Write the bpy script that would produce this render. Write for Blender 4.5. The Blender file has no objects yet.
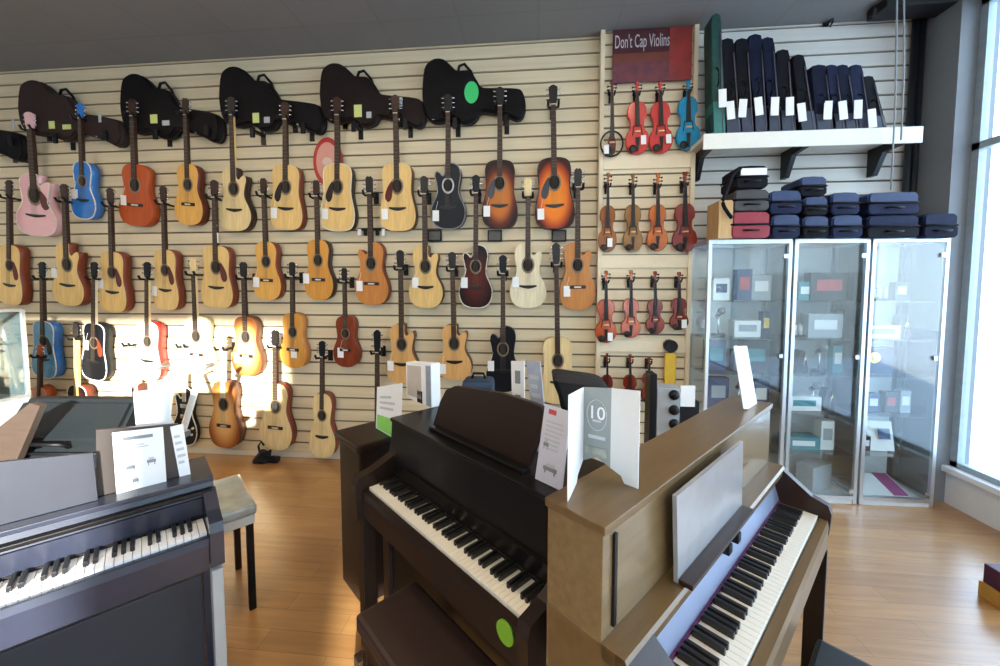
import bpy, bmesh, math, random
from mathutils import Vector, Matrix
random.seed(7)
S=bpy.context.scene; COL=S.collection
R=math.radians; PI=math.pi
# ------------------------------------------------------------------ camera
F=393.0; H=1.6; PIT=math.atan(23.3/393); PSI=R(5.38); SHY=21.7
cd=bpy.data.cameras.new('camera'); cam=bpy.data.objects.new('camera',cd); COL.objects.link(cam)
cam.location=(0,0,H); cam.rotation_euler=(PI/2-PIT,0,PSI)
cd.sensor_width=36; cd.lens=F/1000*36; cd.shift_y=-SHY/1000; cd.clip_start=.02; cd.clip_end=200
S.camera=cam
def ray(px,py):
    v=Vector(((px-500)/F,(333-(py+SHY))/F,-1)); v.rotate(cam.rotation_euler); return v
def on(ax,px,py,val):
    r=ray(px,py); o=Vector((0,0,H)); t=(val-o[ax])/r[ax]; return o+r*t
# ------------------------------------------------------------------ room sizes
D=3.45; XR=3.04; XL=-6.2; YF=-4.2; ZC=3.68
# ------------------------------------------------------------------ materials
MATS={}
def mat(name,col,rough=.5,metal=0,var=0,scale=20,stretch=(1,1,1),bump=0,col2=None,spec=.5,coat=0,emit=None,estr=0):
    if name in MATS: return MATS[name]
    m=bpy.data.materials.new(name); m.use_nodes=True; nt=m.node_tree; b=nt.nodes['Principled BSDF']
    b.inputs['Base Color'].default_value=(*col,1); b.inputs['Roughness'].default_value=rough
    b.inputs['Metallic'].default_value=metal; b.inputs['Specular IOR Level'].default_value=spec
    b.inputs['Coat Weight'].default_value=coat; b.inputs['Coat Roughness'].default_value=.05
    if emit: b.inputs['Emission Color'].default_value=(*emit,1); b.inputs['Emission Strength'].default_value=estr
    if var or col2 or bump:
        tc=nt.nodes.new('ShaderNodeTexCoord'); mp=nt.nodes.new('ShaderNodeMapping'); no=nt.nodes.new('ShaderNodeTexNoise')
        mp.inputs['Scale'].default_value=stretch; no.inputs['Scale'].default_value=scale; no.inputs['Detail'].default_value=4
        nt.links.new(tc.outputs['Object'],mp.inputs[0]); nt.links.new(mp.outputs[0],no.inputs[0])
        if var or col2:
            cr=nt.nodes.new('ShaderNodeValToRGB'); c2=col2 or tuple(c*(1-var) for c in col)
            cr.color_ramp.elements[0].position=.3; cr.color_ramp.elements[1].position=.7
            cr.color_ramp.elements[0].color=(*c2,1); cr.color_ramp.elements[1].color=(*col,1)
            nt.links.new(no.outputs[0],cr.inputs[0]); nt.links.new(cr.outputs[0],b.inputs['Base Color'])
        if bump:
            bp=nt.nodes.new('ShaderNodeBump'); bp.inputs['Strength'].default_value=bump; bp.inputs['Distance'].default_value=.01
            nt.links.new(no.outputs[0],bp.inputs['Height']); nt.links.new(bp.outputs[0],b.inputs['Normal'])
    MATS[name]=m; return m
def wood(name,col,rough=.38,var=.22,coat=.0,axis='z',spec=.35):
    st={'z':(6,6,.6),'x':(.6,6,6),'y':(6,.6,6)}[axis]
    return mat(name,col,rough,var=var,scale=9,stretch=st,coat=coat,spec=spec)
def burst(name,stops):
    if name in MATS: return MATS[name]
    m=bpy.data.materials.new(name); m.use_nodes=True; nt=m.node_tree; b=nt.nodes['Principled BSDF']
    b.inputs['Roughness'].default_value=.4; b.inputs['Specular IOR Level'].default_value=.25
    tc=nt.nodes.new('ShaderNodeTexCoord'); mp=nt.nodes.new('ShaderNodeMapping')
    mp.inputs['Location'].default_value=(-1.0,0,-.92); mp.inputs['Scale'].default_value=(2.0,0,2.0)
    ln=nt.nodes.new('ShaderNodeVectorMath'); ln.operation='LENGTH'; cr=nt.nodes.new('ShaderNodeValToRGB')
    nt.links.new(tc.outputs['Generated'],mp.inputs[0]); nt.links.new(mp.outputs[0],ln.inputs[0]); nt.links.new(ln.outputs['Value'],cr.inputs[0])
    e=cr.color_ramp.elements
    e[0].position=stops[0][0]; e[0].color=(*stops[0][1],1); e[1].position=stops[-1][0]; e[1].color=(*stops[-1][1],1)
    for p,c in stops[1:-1]:
        q=e.new(p); q.color=(*c,1)
    nt.links.new(cr.outputs[0],b.inputs['Base Color']); MATS[name]=m; return m
def glass(name,tint=(.95,.985,.99),fr=.09):
    m=bpy.data.materials.new(name); m.use_nodes=True; nt=m.node_tree; nt.nodes.clear()
    o=nt.nodes.new('ShaderNodeOutputMaterial'); t=nt.nodes.new('ShaderNodeBsdfTransparent'); g=nt.nodes.new('ShaderNodeBsdfGlossy')
    fz=nt.nodes.new('ShaderNodeLayerWeight'); pw=nt.nodes.new('ShaderNodeMath'); pw.operation='POWER'; pw.inputs[1].default_value=4; ma=nt.nodes.new('ShaderNodeMath'); ma.operation='MULTIPLY_ADD'; ma.inputs[1].default_value=.85; ma.inputs[2].default_value=fr; fz.inputs[0].default_value=.5; mx=nt.nodes.new('ShaderNodeMixShader')
    t.inputs[0].default_value=(*tint,1); g.inputs['Roughness'].default_value=.02; 
    nt.links.new(fz.outputs['Facing'],pw.inputs[0]); nt.links.new(pw.outputs[0],ma.inputs[0])
    nt.links.new(ma.outputs[0],mx.inputs[0]); nt.links.new(t.outputs[0],mx.inputs[1]); nt.links.new(g.outputs[0],mx.inputs[2]); nt.links.new(mx.outputs[0],o.inputs[0])
    MATS[name]=m; return m
BLACK=mat('black plastic',(.008,.008,.01),.4,var=.2,spec=.2)
DARKM=mat('black painted metal',(.015,.015,.017),.4,metal=.3,var=.2)
CHROME=mat('chrome',(.75,.76,.78),.18,metal=1,var=.1)
ALU=mat('brushed aluminium',(.72,.77,.82),.3,metal=.85,var=.1,scale=40,stretch=(1,1,.1))
WHITEP=mat('white paper',(.86,.87,.88),.6,var=.04)
IVORY=mat('ivory key plastic',(.8,.76,.66),.25,var=.04)
WKEY=mat('white key plastic',(.84,.86,.9),.25,var=.04)
BKEY=mat('black key plastic',(.01,.01,.011),.3,var=.2)
ROSE=wood('rosewood',(.05,.022,.014),.4)
EBONY=wood('ebony board',(.02,.016,.014),.4)
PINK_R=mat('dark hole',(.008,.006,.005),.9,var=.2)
GLASS=glass('clear display glass')
WGLASS=glass('window glass',(.97,.99,1.0),.03)
# ------------------------------------------------------------------ mesh builder
class MB:
    def __init__(s): s.bm=bmesh.new(); s.m=[]
    def mi(s,m):
        if m not in s.m: s.m.append(m)
        return s.m.index(m)
    def _set(s,fs,m,smooth=False):
        i=s.mi(m)
        for f in fs: f.material_index=i; f.smooth=smooth
    def box(s,c,d,m,rot=None,bev=0,taper=None):
        g=bmesh.ops.create_cube(s.bm,size=1); vs=g['verts']
        for v in vs:
            x,y,z=v.co
            if taper: 
                k=taper if z>0 else 1
                x*=k; y*=k
            v.co=Vector((x*d[0],y*d[1],z*d[2]))
        fs=set(f for v in vs for f in v.link_faces); s._set(fs,m)
        if bev:
            es=list(set(e for v in vs for e in v.link_edges))
            r=bmesh.ops.bevel(s.bm,geom=es,offset=bev,segments=2,affect='EDGES',profile=.6)
            vs=list(set(v for f in r['faces'] for v in f.verts)|set(v for v in vs if v.is_valid)); s._set([f for f in r['faces']],m)
        M=Matrix.Translation(Vector(c))@(rot.to_4x4() if rot else Matrix())
        for v in vs: v.co=M@v.co
        return vs
    def bb(s,a,b,m,bev=0):
        a=Vector(a);b=Vector(b); return s.box((a+b)/2,[abs(x) for x in (b-a)],m,bev=bev)
    def cyl(s,a,b,r,m,n=12,r2=None,cap=True):
        a=Vector(a);b=Vector(b);d=b-a; L=d.length
        g=bmesh.ops.create_cone(s.bm,cap_ends=cap,segments=n,radius1=r,radius2=r if r2 is None else r2,depth=L)
        M=Matrix.Translation((a+b)/2)@d.to_track_quat('Z','Y').to_matrix().to_4x4()
        vs=g['verts']
        for v in vs: v.co=M@v.co
        for f in set(f for v in vs for f in v.link_faces): f.material_index=s.mi(m); f.smooth=len(f.verts)==4
        return vs
    def ball(s,c,r,m,n=10,sc=(1,1,1)):
        g=bmesh.ops.create_uvsphere(s.bm,u_segments=n,v_segments=max(6,n//2+2),radius=r)
        for v in g['verts']: v.co=Vector((v.co[0]*sc[0],v.co[1]*sc[1],v.co[2]*sc[2]))+Vector(c)
        s._set(set(f for v in g['verts'] for f in v.link_faces),m,True)
    def tube(s,pts,r,m,n=6,closed=False):
        pts=[Vector(p) for p in pts]; N=len(pts); rings=[]
        for i,p in enumerate(pts):
            if closed: t=pts[(i+1)%N]-pts[i-1]
            else: t=pts[min(i+1,N-1)]-pts[max(i-1,0)]
            q=t.to_track_quat('Z','Y') if t.length>1e-9 else Vector((0,0,1)).to_track_quat('Z','Y')
            rr=r[i] if isinstance(r,(list,tuple)) else r
            rings.append([s.bm.verts.new(p+q@Vector((math.cos(k*2*PI/n)*rr,math.sin(k*2*PI/n)*rr,0))) for k in range(n)])
        fs=[]
        for i in range(N if closed else N-1):
            A=rings[i];B=rings[(i+1)%N]
            off=0
            if closed and i==N-1: off=min(range(n),key=lambda o:(A[0].co-B[o].co).length)
            for k in range(n): fs.append(s.bm.faces.new((A[k],A[(k+1)%n],B[(k+1+off)%n],B[(k+off)%n])))
        s._set(fs,m,True)
        if not closed:
            s._set([s.bm.faces.new(rings[0][::-1]),s.bm.faces.new(rings[-1])],m)
    def prism(s,pts,y0,y1,m,mside=None,mback=None,dome=0,ax='y',smooth=True):
        """pts: 2D (x,z) outline; extruded along y (or 2D=(y,z) along x when ax='x', (x,y) along z when ax='z')"""
        def P(a,b,c):
            return (a,c,b) if ax=='y' else ((c,a,b) if ax=='x' else (a,b,c))
        A=[s.bm.verts.new(P(p[0],p[1],y0)) for p in pts]; B=[s.bm.verts.new(P(p[0],p[1],y1)) for p in pts]
        fa=s.bm.faces.new(A); fb=s.bm.faces.new(B[::-1]); n=len(pts)
        fs=[s.bm.faces.new((A[(i+1)%n],A[i],B[i],B[(i+1)%n])) for i in range(n)]
        s._set([fa],m); s._set([fb],mback or mside or m); s._set(fs,mside or m,smooth and n>10)
        return fa
    def quad(s,ps,m):
        s._set([s.bm.faces.new([s.bm.verts.new(p) for p in ps])],m)
    def build(s,name,parent=None,loc=None,mw=None,recalc=True,origin=None):
        if recalc: bmesh.ops.recalc_face_normals(s.bm,faces=s.bm.faces[:])
        if origin is not None:
            o=Vector(origin)
            for v in s.bm.verts: v.co-=o
        me=bpy.data.meshes.new(name); s.bm.to_mesh(me); s.bm.free()
        for m in s.m: me.materials.append(m)
        ob=bpy.data.objects.new(name,me); COL.objects.link(ob)
        if parent: ob.parent=parent
        if mw is not None: ob.matrix_world=mw
        elif origin is not None: ob.location=Vector(origin)+(Vector(loc) if loc else Vector())
        elif loc is not None: ob.location=loc
        return ob
def tag(o,label=None,cat=None,group=None,kind=None):
    if label: o['label']=label
    if cat: o['category']=cat
    if group: o['group']=group
    if kind: o['kind']=kind
    return o
def thing(name,label,cat,group=None,loc=(0,0,0),rz=0,mw=None):
    o=bpy.data.objects.new(name,None); o.empty_display_size=.1; COL.objects.link(o)
    o.location=loc; o.rotation_euler=(0,0,rz)
    if mw is not None: o.matrix_world=mw
    return tag(o,label,cat,group)
def struct(mb,name,label=None,loc=None,**k):
    o=mb.build(name,loc=loc,**k); o['kind']='structure'
    if label:o['label']=label
    return o
def smoothloop(P,sub=5,closed=True):
    out=[];n=len(P)
    for i in range(n if closed else n-1):
        p0,p1,p2,p3=(Vector(P[(i-1)%n] if closed or i>0 else P[0]),Vector(P[i]),Vector(P[(i+1)%n]),Vector(P[(i+2)%n] if closed or i<n-2 else P[-1]))
        for j in range(sub):
            t=j/sub; out.append(.5*((2*p1)+(p2-p0)*t+(2*p0-5*p1+4*p2-p3)*t*t+(3*p1-p0-3*p2+p3)*t**3))
    if not closed: out.append(Vector(P[-1]))
    return out
def text(body,size,m,parent,name,M,ext=.0008,align='CENTER'):
    c=bpy.data.curves.new(name,'FONT'); c.body=body; c.size=size; c.extrude=ext; c.align_x=align; c.align_y='CENTER'; c.resolution_u=3
    t=bpy.data.objects.new(name,c); COL.objects.link(t); bpy.context.view_layer.update()
    me=bpy.data.meshes.new_from_object(t.evaluated_get(bpy.context.evaluated_depsgraph_get())); bpy.data.objects.remove(t)
    me.materials.clear(); me.materials.append(m)
    o=bpy.data.objects.new(name,me); COL.objects.link(o); o.parent=parent; o.matrix_local=M; return o
RX90=Matrix.Rotation(PI/2,4,'X')
# ================================================================== SETTING
def wall_mat(name,c1,c2):
    return mat(name,c1,.55,col2=c2,scale=3,stretch=(.5,1,14),bump=.05)
SLAT=wall_mat('cream slat board',(.76,.65,.44),(.68,.57,.38))
SLATLIT=wall_mat('window-lit slat board',(.72,.71,.67),(.66,.65,.61))  # same boards, with the window's light put into the colour
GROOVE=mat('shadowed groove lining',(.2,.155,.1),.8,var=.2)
def slats(x0,x1,z0,z1,y,sp,zg,m,name,label=None,kind='structure',th=.02,groove=None,parent=None):
    """T-groove boards: face at y, grooves .012 deep"""
    mb=MB(); gd=.014; gh=.016; groove=groove or GROOVE
    zs=[]; k=math.ceil((z0-zg)/sp); z=zg+k*sp
    while z<z1: zs.append(z); z+=sp
    edges=[z0]+zs+[z1]
    for i in range(len(edges)-1):
        a=edges[i]+(gh/2 if i>0 else 0); b=edges[i+1]-(gh/2 if i<len(edges)-2 else 0)
        if b-a<.004: continue
        mb.quad([(x0,y,a),(x1,y,a),(x1,y,b),(x0,y,b)],m)
        for zz in (a,b):
            mb.quad([(x0,y,zz),(x1,y,zz),(x1,y+gd,zz),(x0,y+gd,zz)],m)
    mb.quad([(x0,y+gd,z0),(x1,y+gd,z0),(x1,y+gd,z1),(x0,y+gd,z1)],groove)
    mb.bb((x0,y+gd+.001,z0),(x1,y+gd+th,z1),m)
    for xx in (x0,x1): mb.quad([(xx,y+.0005,z0),(xx,y+gd,z0),(xx,y+gd,z1),(xx,y+.0005,z1)],m)
    o=mb.build(name,parent=parent,recalc=False)
    if kind: o['kind']=kind
    return o
SP=.1101; ZG=1.6+(3.7702-1.6)*D/3.63
XS=1.30   # from here right, window light is painted into the board colour (behind the violin panel)
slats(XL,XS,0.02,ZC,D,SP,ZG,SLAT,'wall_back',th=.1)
slats(XS,XR+.1,0.02,ZC,D,SP,ZG,SLATLIT,'wall_back_lit',th=.1)
# floor
def floor_mat():
    m=bpy.data.materials.new('laminate floor'); m.use_nodes=True; nt=m.node_tree; b=nt.nodes['Principled BSDF']
    tc=nt.nodes.new('ShaderNodeTexCoord'); br=nt.nodes.new('ShaderNodeTexBrick'); no=nt.nodes.new('ShaderNodeTexNoise'); mp=nt.nodes.new('ShaderNodeMapping')
    br.inputs['Scale'].default_value=1; br.inputs['Brick Width'].default_value=.9; br.inputs['Row Height'].default_value=.11
    br.inputs['Mortar Size'].default_value=.0012; br.inputs['Color1'].default_value=(.47,.25,.09,1); br.inputs['Color2'].default_value=(.38,.19,.066,1); br.inputs['Mortar'].default_value=(.2,.11,.05,1)
    br.offset=.37
    mp.inputs['Scale'].default_value=(1.2,14,1); no.inputs['Scale'].default_value=2.5; no.inputs['Detail'].default_value=6
    mx=nt.nodes.new('ShaderNodeMixRGB'); mx.blend_type='MULTIPLY'; mx.inputs[0].default_value=.45
    cr=nt.nodes.new('ShaderNodeValToRGB'); cr.color_ramp.elements[0].color=(.55,.5,.45,1); cr.color_ramp.elements[0].position=.35; cr.color_ramp.elements[1].position=.65
    nt.links.new(tc.outputs['Object'],br.inputs[0]); nt.links.new(tc.outputs['Object'],mp.inputs[0]); nt.links.new(mp.outputs[0],no.inputs[0])
    nt.links.new(no.outputs[0],cr.inputs[0]); nt.links.new(br.outputs['Color'],mx.inputs[1]); nt.links.new(cr.outputs[0],mx.inputs[2]); nt.links.new(mx.outputs[0],b.inputs['Base Color'])
    b.inputs['Roughness'].default_value=.32; b.inputs['Specular IOR Level'].default_value=.7; b.inputs['Coat Weight'].default_value=.6; b.inputs['Coat Roughness'].default_value=.22
    return m
mb=MB(); mb.bb((XL-.1,YF-.1,-.1),(XR+.1,D+.1,0),floor_mat()); struct(mb,'floor')
def ceil_mat():
    m=bpy.data.materials.new('ceiling tiles'); m.use_nodes=True; nt=m.node_tree; b=nt.nodes['Principled BSDF']
    tc=nt.nodes.new('ShaderNodeTexCoord'); br=nt.nodes.new('ShaderNodeTexBrick'); br.offset=0
    br.inputs['Scale'].default_value=1; br.inputs['Brick Width'].default_value=.62; br.inputs['Row Height'].default_value=.62; br.inputs['Mortar Size'].default_value=.01
    br.inputs['Color1'].default_value=(.22,.22,.225,1); br.inputs['Color2'].default_value=(.21,.21,.215,1); br.inputs['Mortar'].default_value=(.2,.2,.2,1)
    nt.links.new(tc.outputs['Object'],br.inputs[0]); nt.links.new(br.outputs['Color'],b.inputs['Base Color']); b.inputs['Roughness'].default_value=.9
    return m
mb=MB(); mb.bb((XL-.1,YF-.1,ZC),(XR+.1,D+.1,ZC+.1),ceil_mat()); struct(mb,'ceiling')
mb=MB(); mb.bb((XL,D-.012,0),(XR-.1,D+.01,.05),mat('cream baseboard',(.72,.66,.54),.5,var=.05)); struct(mb,'baseboard_back')
PLAS=mat('white plaster',(.72,.74,.76),.7,var=.04)
TEAL=mat('pale blue grey window frame',(.38,.47,.52),.45,metal=.2,var=.15)
# right wall: low wall, sill, window band
zs=on(0,940,462,XR)[2]; 
mb=MB(); mb.bb((XR,YF,0),(XR+.15,D,zs-.04),PLAS); mb.bb((XR,YF,3.6),(XR+.15,D,ZC),TEAL); mb.bb((XR,YF,0),(XR+.15,-3.8,ZC),PLAS); struct(mb,'wall_right')
mb=MB(); mb.bb((XR-.035,YF,zs-.045),(XR+.16,D,zs),mat('white sill paint',(.8,.84,.88),.4,var=.04),bev=.008); struct(mb,'trim_1','white window sill')
# corner column (grey) and black pipe in front of it
pa=on(1,937,150,D-.02)[0]; 
yb0=on(0,962,240,XR)[1]
mb=MB(); mb.bb((XR-.1,yb0,0),(XR+.15,D,ZC),mat('grey column paint',(.2,.215,.235),.6,var=.06)); struct(mb,'trim_2','grey corner column')
mb=MB(); 
for xx in (XR-.18,XR-.13): mb.cyl((xx,D-.05,0),(xx,D-.05,ZC),.022,mat('black pipe paint',(.012,.016,.022),.4,var=.1))
struct(mb,'trim_3','pair of black pipes in the corner')
# window frame + glass
mb=MB()
wy0=-3.8
def fr(y0,y1,z0,z1,d=.05): mb.bb((XR+.02,y0,z0),(XR+.02+d,y1,z1),TEAL)
fr(yb0-.05,yb0,zs,3.6); fr(wy0,wy0+.05,zs,3.6); fr(wy0,yb0,3.55,3.6)
zm=on(0,970,148,XR+.03)[2]; fr(wy0,yb0,zm-.03,zm+.02); fr(wy0,yb0,zs,zs+.04,.04)
for yy in (2.05,.9,-.4,-1.7,-2.9): fr(yy-.025,yy+.025,zs,3.6)
w=struct(mb,'window_1')
mb=MB(); mb.bb((XR+.045,wy0,zs),(XR+.05,yb0,3.6),WGLASS); g=mb.build('pane',parent=w)
# left wall
mb=MB(); mb.bb((XL-.1,YF,0),(XL,D,ZC),PLAS); struct(mb,'wall_left')
# front wall behind the camera with a high window strip and a shop front
mb=MB()
FRW=mat('front wall paint',(.5,.46,.4),.7,var=.05)
WX0,WX1,WZ0,WZ1=-3.0,.95,1.9,3.3
mb.bb((XL,YF-.15,0),(WX0,YF,ZC),FRW); mb.bb((WX0,YF-.15,0),(WX1,YF,WZ0),FRW); mb.bb((WX0,YF-.15,WZ1),(WX1,YF,ZC),FRW)
mb.bb((WX1,YF-.15,0),(1.5,YF,ZC),FRW); mb.bb((1.5,YF-.15,1.7),(XR,YF,ZC),FRW); struct(mb,'wall_front')
mb=MB()
for x in (WX0,(WX0+WX1)/2,WX1-.05): mb.bb((x,YF-.1,WZ0),(x+.05,YF-.04,WZ1),TEAL)
for z in (WZ0,WZ1-.05): mb.bb((WX0,YF-.1,z),(WX1,YF-.04,z+.05),TEAL)
w=struct(mb,'window_2'); mb=MB(); mb.bb((WX0,YF-.075,WZ0),(WX1,YF-.07,WZ1),WGLASS); mb.build('pane',parent=w)
mb=MB()
for x in (1.5,2.25,XR-.05): mb.bb((x,YF-.1,0),(x+.05,YF-.04,1.7),TEAL)
for z in (0,1.65): mb.bb((1.5,YF-.1,z),(XR,YF-.04,z+.05),TEAL)
w=struct(mb,'window_3'); mb=MB(); mb.bb((1.5,YF-.075,0),(XR,YF-.07,1.7),WGLASS); mb.build('pane',parent=w)
# pavement outside
mb=MB(); mb.bb((XR+.2,-14,-.3),(16,12,-.12),mat('pale pavement',(.62,.66,.7),.8,var=.08,scale=2)); o=mb.build('pavement'); tag(o,'pale pavement outside the right window','pavement',kind='structure')
mb=MB(); mb.bb((-12,-18,-.3),(XR+.2,YF-.2,-.12),MATS['pale pavement']); o=mb.build('car_park'); tag(o,'pale car park surface in front of the shop','car park',kind='structure')
# unseen facade added outside to keep sun off the right window
mb=MB(); mb.bb((XR+.3,YF-.3,-.2),(8.2,YF-.05,8),FRW); o=mb.build('sun_blocker'); tag(o,'unseen added facade beside the shop front','sun blocker',kind='structure')
# unseen ceiling panels added to brighten the room
for i,(x,y) in enumerate([(-3.9,1.2),(-1.5,1.2),(.9,1.2),(-3.9,-1.4),(-1.5,-1.4),(.9,-1.4)]):
    t=thing('added_ceiling_light','added unseen ceiling light panel with a thin metal frame','ceiling light','added unseen ceiling lights',(x,y,ZC-.015))
    m1=MB(); m1.bb((-.3,-.3,-.005),(.3,-.26,.015),ALU); m1.bb((-.3,.26,-.005),(.3,.3,.015),ALU); m1.bb((-.3,-.26,-.005),(-.26,.26,.015),ALU); m1.bb((.26,-.26,-.005),(.3,.26,.015),ALU); m1.build('frame',parent=t)
    m1=MB(); m1.bb((-.26,-.26,0),(.26,.26,.012),mat('added lamp diffuser',(.9,.9,.88),.6,var=.02,emit=(1,.78,.52),estr=17)); m1.build('diffuser',parent=t)
# ================================================================== GUITARS
KINDS={
'classical':[(0,.0),(.012,.42),(.08,.82),(.22,1.0),(.36,.95),(.5,.74),(.6,.66),(.72,.7),(.84,.75),(.94,.62),(.99,.3)],
'dread':[(0,.0),(.012,.5),(.07,.86),(.2,1.0),(.34,.96),(.5,.82),(.6,.78),(.72,.8),(.86,.82),(.955,.68),(.995,.3)],
'concert':[(0,.0),(.01,.4),(.07,.8),(.2,1.0),(.34,.96),(.49,.7),(.58,.62),(.7,.67),(.83,.73),(.94,.6),(.99,.28)],
}
def body_outline(kind,cut,Hb,W,sub=4):
    P=KINDS[kind]; w=W/2
    left=[(-p[1]*w,p[0]*Hb) for p in P]; right=[(p[1]*w,p[0]*Hb) for p in P[1:]]
    if cut:  # cutaway horn on one side
        base=[(p[1]*w,p[0]*Hb) for p in P[1:7]]
        horn=[(.68*w,.70*Hb),(.76*w,.79*Hb),(.70*w,.865*Hb),(.50*w,.85*Hb),(.30*w,.80*Hb),(.17*w,.86*Hb),(.15*w,.985*Hb)]
        r=base+horn
        if cut>0: right=r
        else:
            left=[left[0]]+[(-x,z) for x,z in r]
    loop=left+right[::-1]
    return [(p[0],p[1]) for p in smoothloop(loop,sub)]
def tri(o,pts): return o
FRET=mat('nickel fret wire',(.22,.19,.16),.5,var=.1); STRM=mat('bronze strings',(.2,.15,.1),.5,var=.1)
def wd(c,n): 
    return wood(n,c)
CREAM=mat('cream binding',(.8,.74,.6),.35,var=.05)
TAGM=mat('price tag card',(.88,.88,.86),.6,var=.03)
def guitar(label,hx,hy,bt,bb,xl,xr,kind,top,side,cut=0,guard=None,tagp=None,head=None,neck=None,bind=None,hole='round',offb=.004,offh=.08,depth=.08,name='acoustic_guitar',fret=None,group='guitars hanging on the slat wall',sheen=None):
    cx=(xl+xr)/2
    B=on(1,cx,bb,D-offb-depth+.0); T=on(1,hx,hy,D-offh-depth)
    z=(T-B); L=z.length; z.normalize(); y=Vector((0,1,0)); x=y.cross(z).normalized(); y=z.cross(x).normalized()
    M=Matrix((( x[0],y[0],z[0],B[0]),(x[1],y[1],z[1],B[1]),(x[2],y[2],z[2],B[2]),(0,0,0,1)))
    dep=(B-Vector((0,0,H))).dot(Vector((-math.sin(PSI),math.cos(PSI),0)))
    W=(xr-xl)/F*dep*1.0; Hb=(bb-bt)/(bb-hy)*L
    t=thing(name,label,'guitar',group,mw=M)
    out=body_outline(kind,cut,Hb,W)
    m=MB(); m.prism(out,0,depth,top,side,side)
    if bind: m.tube([(p[0],0.0,p[1]) for p in out],.005,bind,n=5,closed=True)
    m.build('body',parent=t)
    hw=W*.12; zh=Hb*.70; nutz=L-.13*L
    # neck
    m=MB(); nw0=W*.072; nw1=W*.06; nk=neck or ROSE
    m.prism([(-nw0,Hb*.98),(nw0,Hb*.98),(nw1,nutz),(-nw1,nutz)],-.004,.018,nk)
    m.build('neck',parent=t)
    m=MB(); fb=fret or ROSE
    m.prism([(-nw0*1.02,Hb*.76),(nw0*1.02,Hb*.76),(nw1,nutz),(-nw1,nutz)],-.010,-.003,fb)
    for k in range(1,15):
        zz=nutz-(nutz-Hb*.2)*(1-2**(-k/12))
        if zz>Hb*.77: m.bb((-nw0*.95,-.0112,zz-.001),(nw0*.95,-.0095,zz+.001),FRET)
    m.build('fingerboard',parent=t)
    # head
    hm=head or nk; m=MB(); hwid=W*.098
    if kind=='classical': hp=[(-nw1,nutz),(nw1,nutz),(hwid,nutz+.025*L),(hwid,L*.985),(hwid*.4,L),(0,L*.992),(-hwid*.4,L),(-hwid,L*.985),(-hwid,nutz+.025*L)]
    else: hp=[(-nw1,nutz),(nw1,nutz),(hwid*.95,nutz+.025*L),(hwid*1.15,L*.985),(hwid*.3,L),(-hwid*.3,L),(-hwid*1.15,L*.985),(-hwid*.95,nutz+.025*L)]
    m.prism(hp,-.006,.012,hm); m.bb((-nw1,-.012,nutz-.004),(nw1,-.004,nutz+.004),CREAM)
    hd=m.build('headstock',parent=t)
    for k in range(3):
        zz=nutz+.035*L+k*.033*L
        for s in (-1,1): m=MB(); m.cyl((s*hwid*.9,0.003,zz),(s*(hwid+.018),.003,zz),.006,CHROME,n=6); m.ball((s*(hwid+.02),.003,zz),.008,CHROME,n=6); m.build('tuning_peg',parent=hd)
    # sound hole, bridge
    if hole=='round':
        m=MB(); hz=Hb*.66; r=W*.135
        ring=lambda r,n=20:[(r*math.cos(k*2*PI/n),hz+r*1.3*math.sin(k*2*PI/n)) for k in range(n)]
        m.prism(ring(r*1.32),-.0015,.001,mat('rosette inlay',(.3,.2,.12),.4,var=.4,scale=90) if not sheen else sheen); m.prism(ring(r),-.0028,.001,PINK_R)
        m.build('soundhole',parent=t)
        m=MB(); bz=Hb*.34; bw=W*.19
        if kind=='classical': m.bb((-bw*1.2,-.007,bz-.014),(bw*1.2,0.001,bz+.014),ROSE); m.bb((-bw*.5,-.011,bz-.006),(bw*.5,-.006,bz+.006),CREAM)
        else: m.prism([(-bw*1.25,bz-.006),(-bw*.6,bz-.018),(0,bz-.024),(bw*.6,bz-.018),(bw*1.25,bz-.006),(bw*1.25,bz+.008),(bw*.5,bz+.006),(-bw*.5,bz+.006),(-bw*1.25,bz+.008)],-.007,.001,EBONY)
        m.build('bridge',parent=t); zb=bz
    else:
        m=MB()
        for zz in (Hb*.5,Hb*.68): m.bb((-W*.16,-.008,zz-.02),(W*.16,.001,zz+.02),CHROME,bev=.003)
        m.build('pickup',parent=t)
        m=MB(); zb=Hb*.33; m.bb((-W*.15,-.014,zb-.01),(W*.15,.001,zb+.01),CHROME,bev=.003); m.build('bridge',parent=t)
        m=MB()
        for q in ((.3,.2),(.36,.32)): m.cyl((W*q[0],-.012,Hb*q[1]),(W*q[0],.001,Hb*q[1]),.011,CREAM,n=10)
        m.build('knobs',parent=t)
    m=MB()
    for k in range(6):
        xx=(k-2.5)/2.5
        m.cyl((xx*W*.07,-.012,zb),(xx*nw1*.75,-.0135,nutz),.0007,STRM,n=3,cap=False)
    m.build('strings',parent=t)
    if guard:
        sgn,gm=guard; m=MB(); g=[(.13,.68),(.16,.60),(.20,.49),(.30,.43),(.42,.46),(.43,.54),(.34,.64),(.24,.71),(.17,.73)]
        m.prism([(sgn*a*W*.78,b*Hb) for a,b in [(p.x,p.y) for p in smoothloop(g,3)]],-.0022,.001,gm); m.build('pickguard',parent=t)
    if tagp:
        m=MB(); tx=tagp[0]*W; tz=tagp[1]*Hb; m.bb((tx-.028,-.006,tz-.045),(tx+.028,-.003,tz+.045),TAGM); m.cyl((tx,-.004,tz+.045),(tx+.02,-.006,tz+.12),.0012,TAGM,n=4)
        m.build('price_tag',parent=t)
    # hanger (its own thing)
    zc=nutz-.012
    c=M@Vector((0,.03,zc)); 
    hg=thing('guitar_hanger','hanger of '+label_short(label),'hanger','guitar hangers on the slat wall',(c[0],D,c[2]))
    m=MB(); m.bb((-.022,-.012,-.05),(.022,0,.05),DARKM,bev=.003); m.build('wall_plate',parent=hg)
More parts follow.
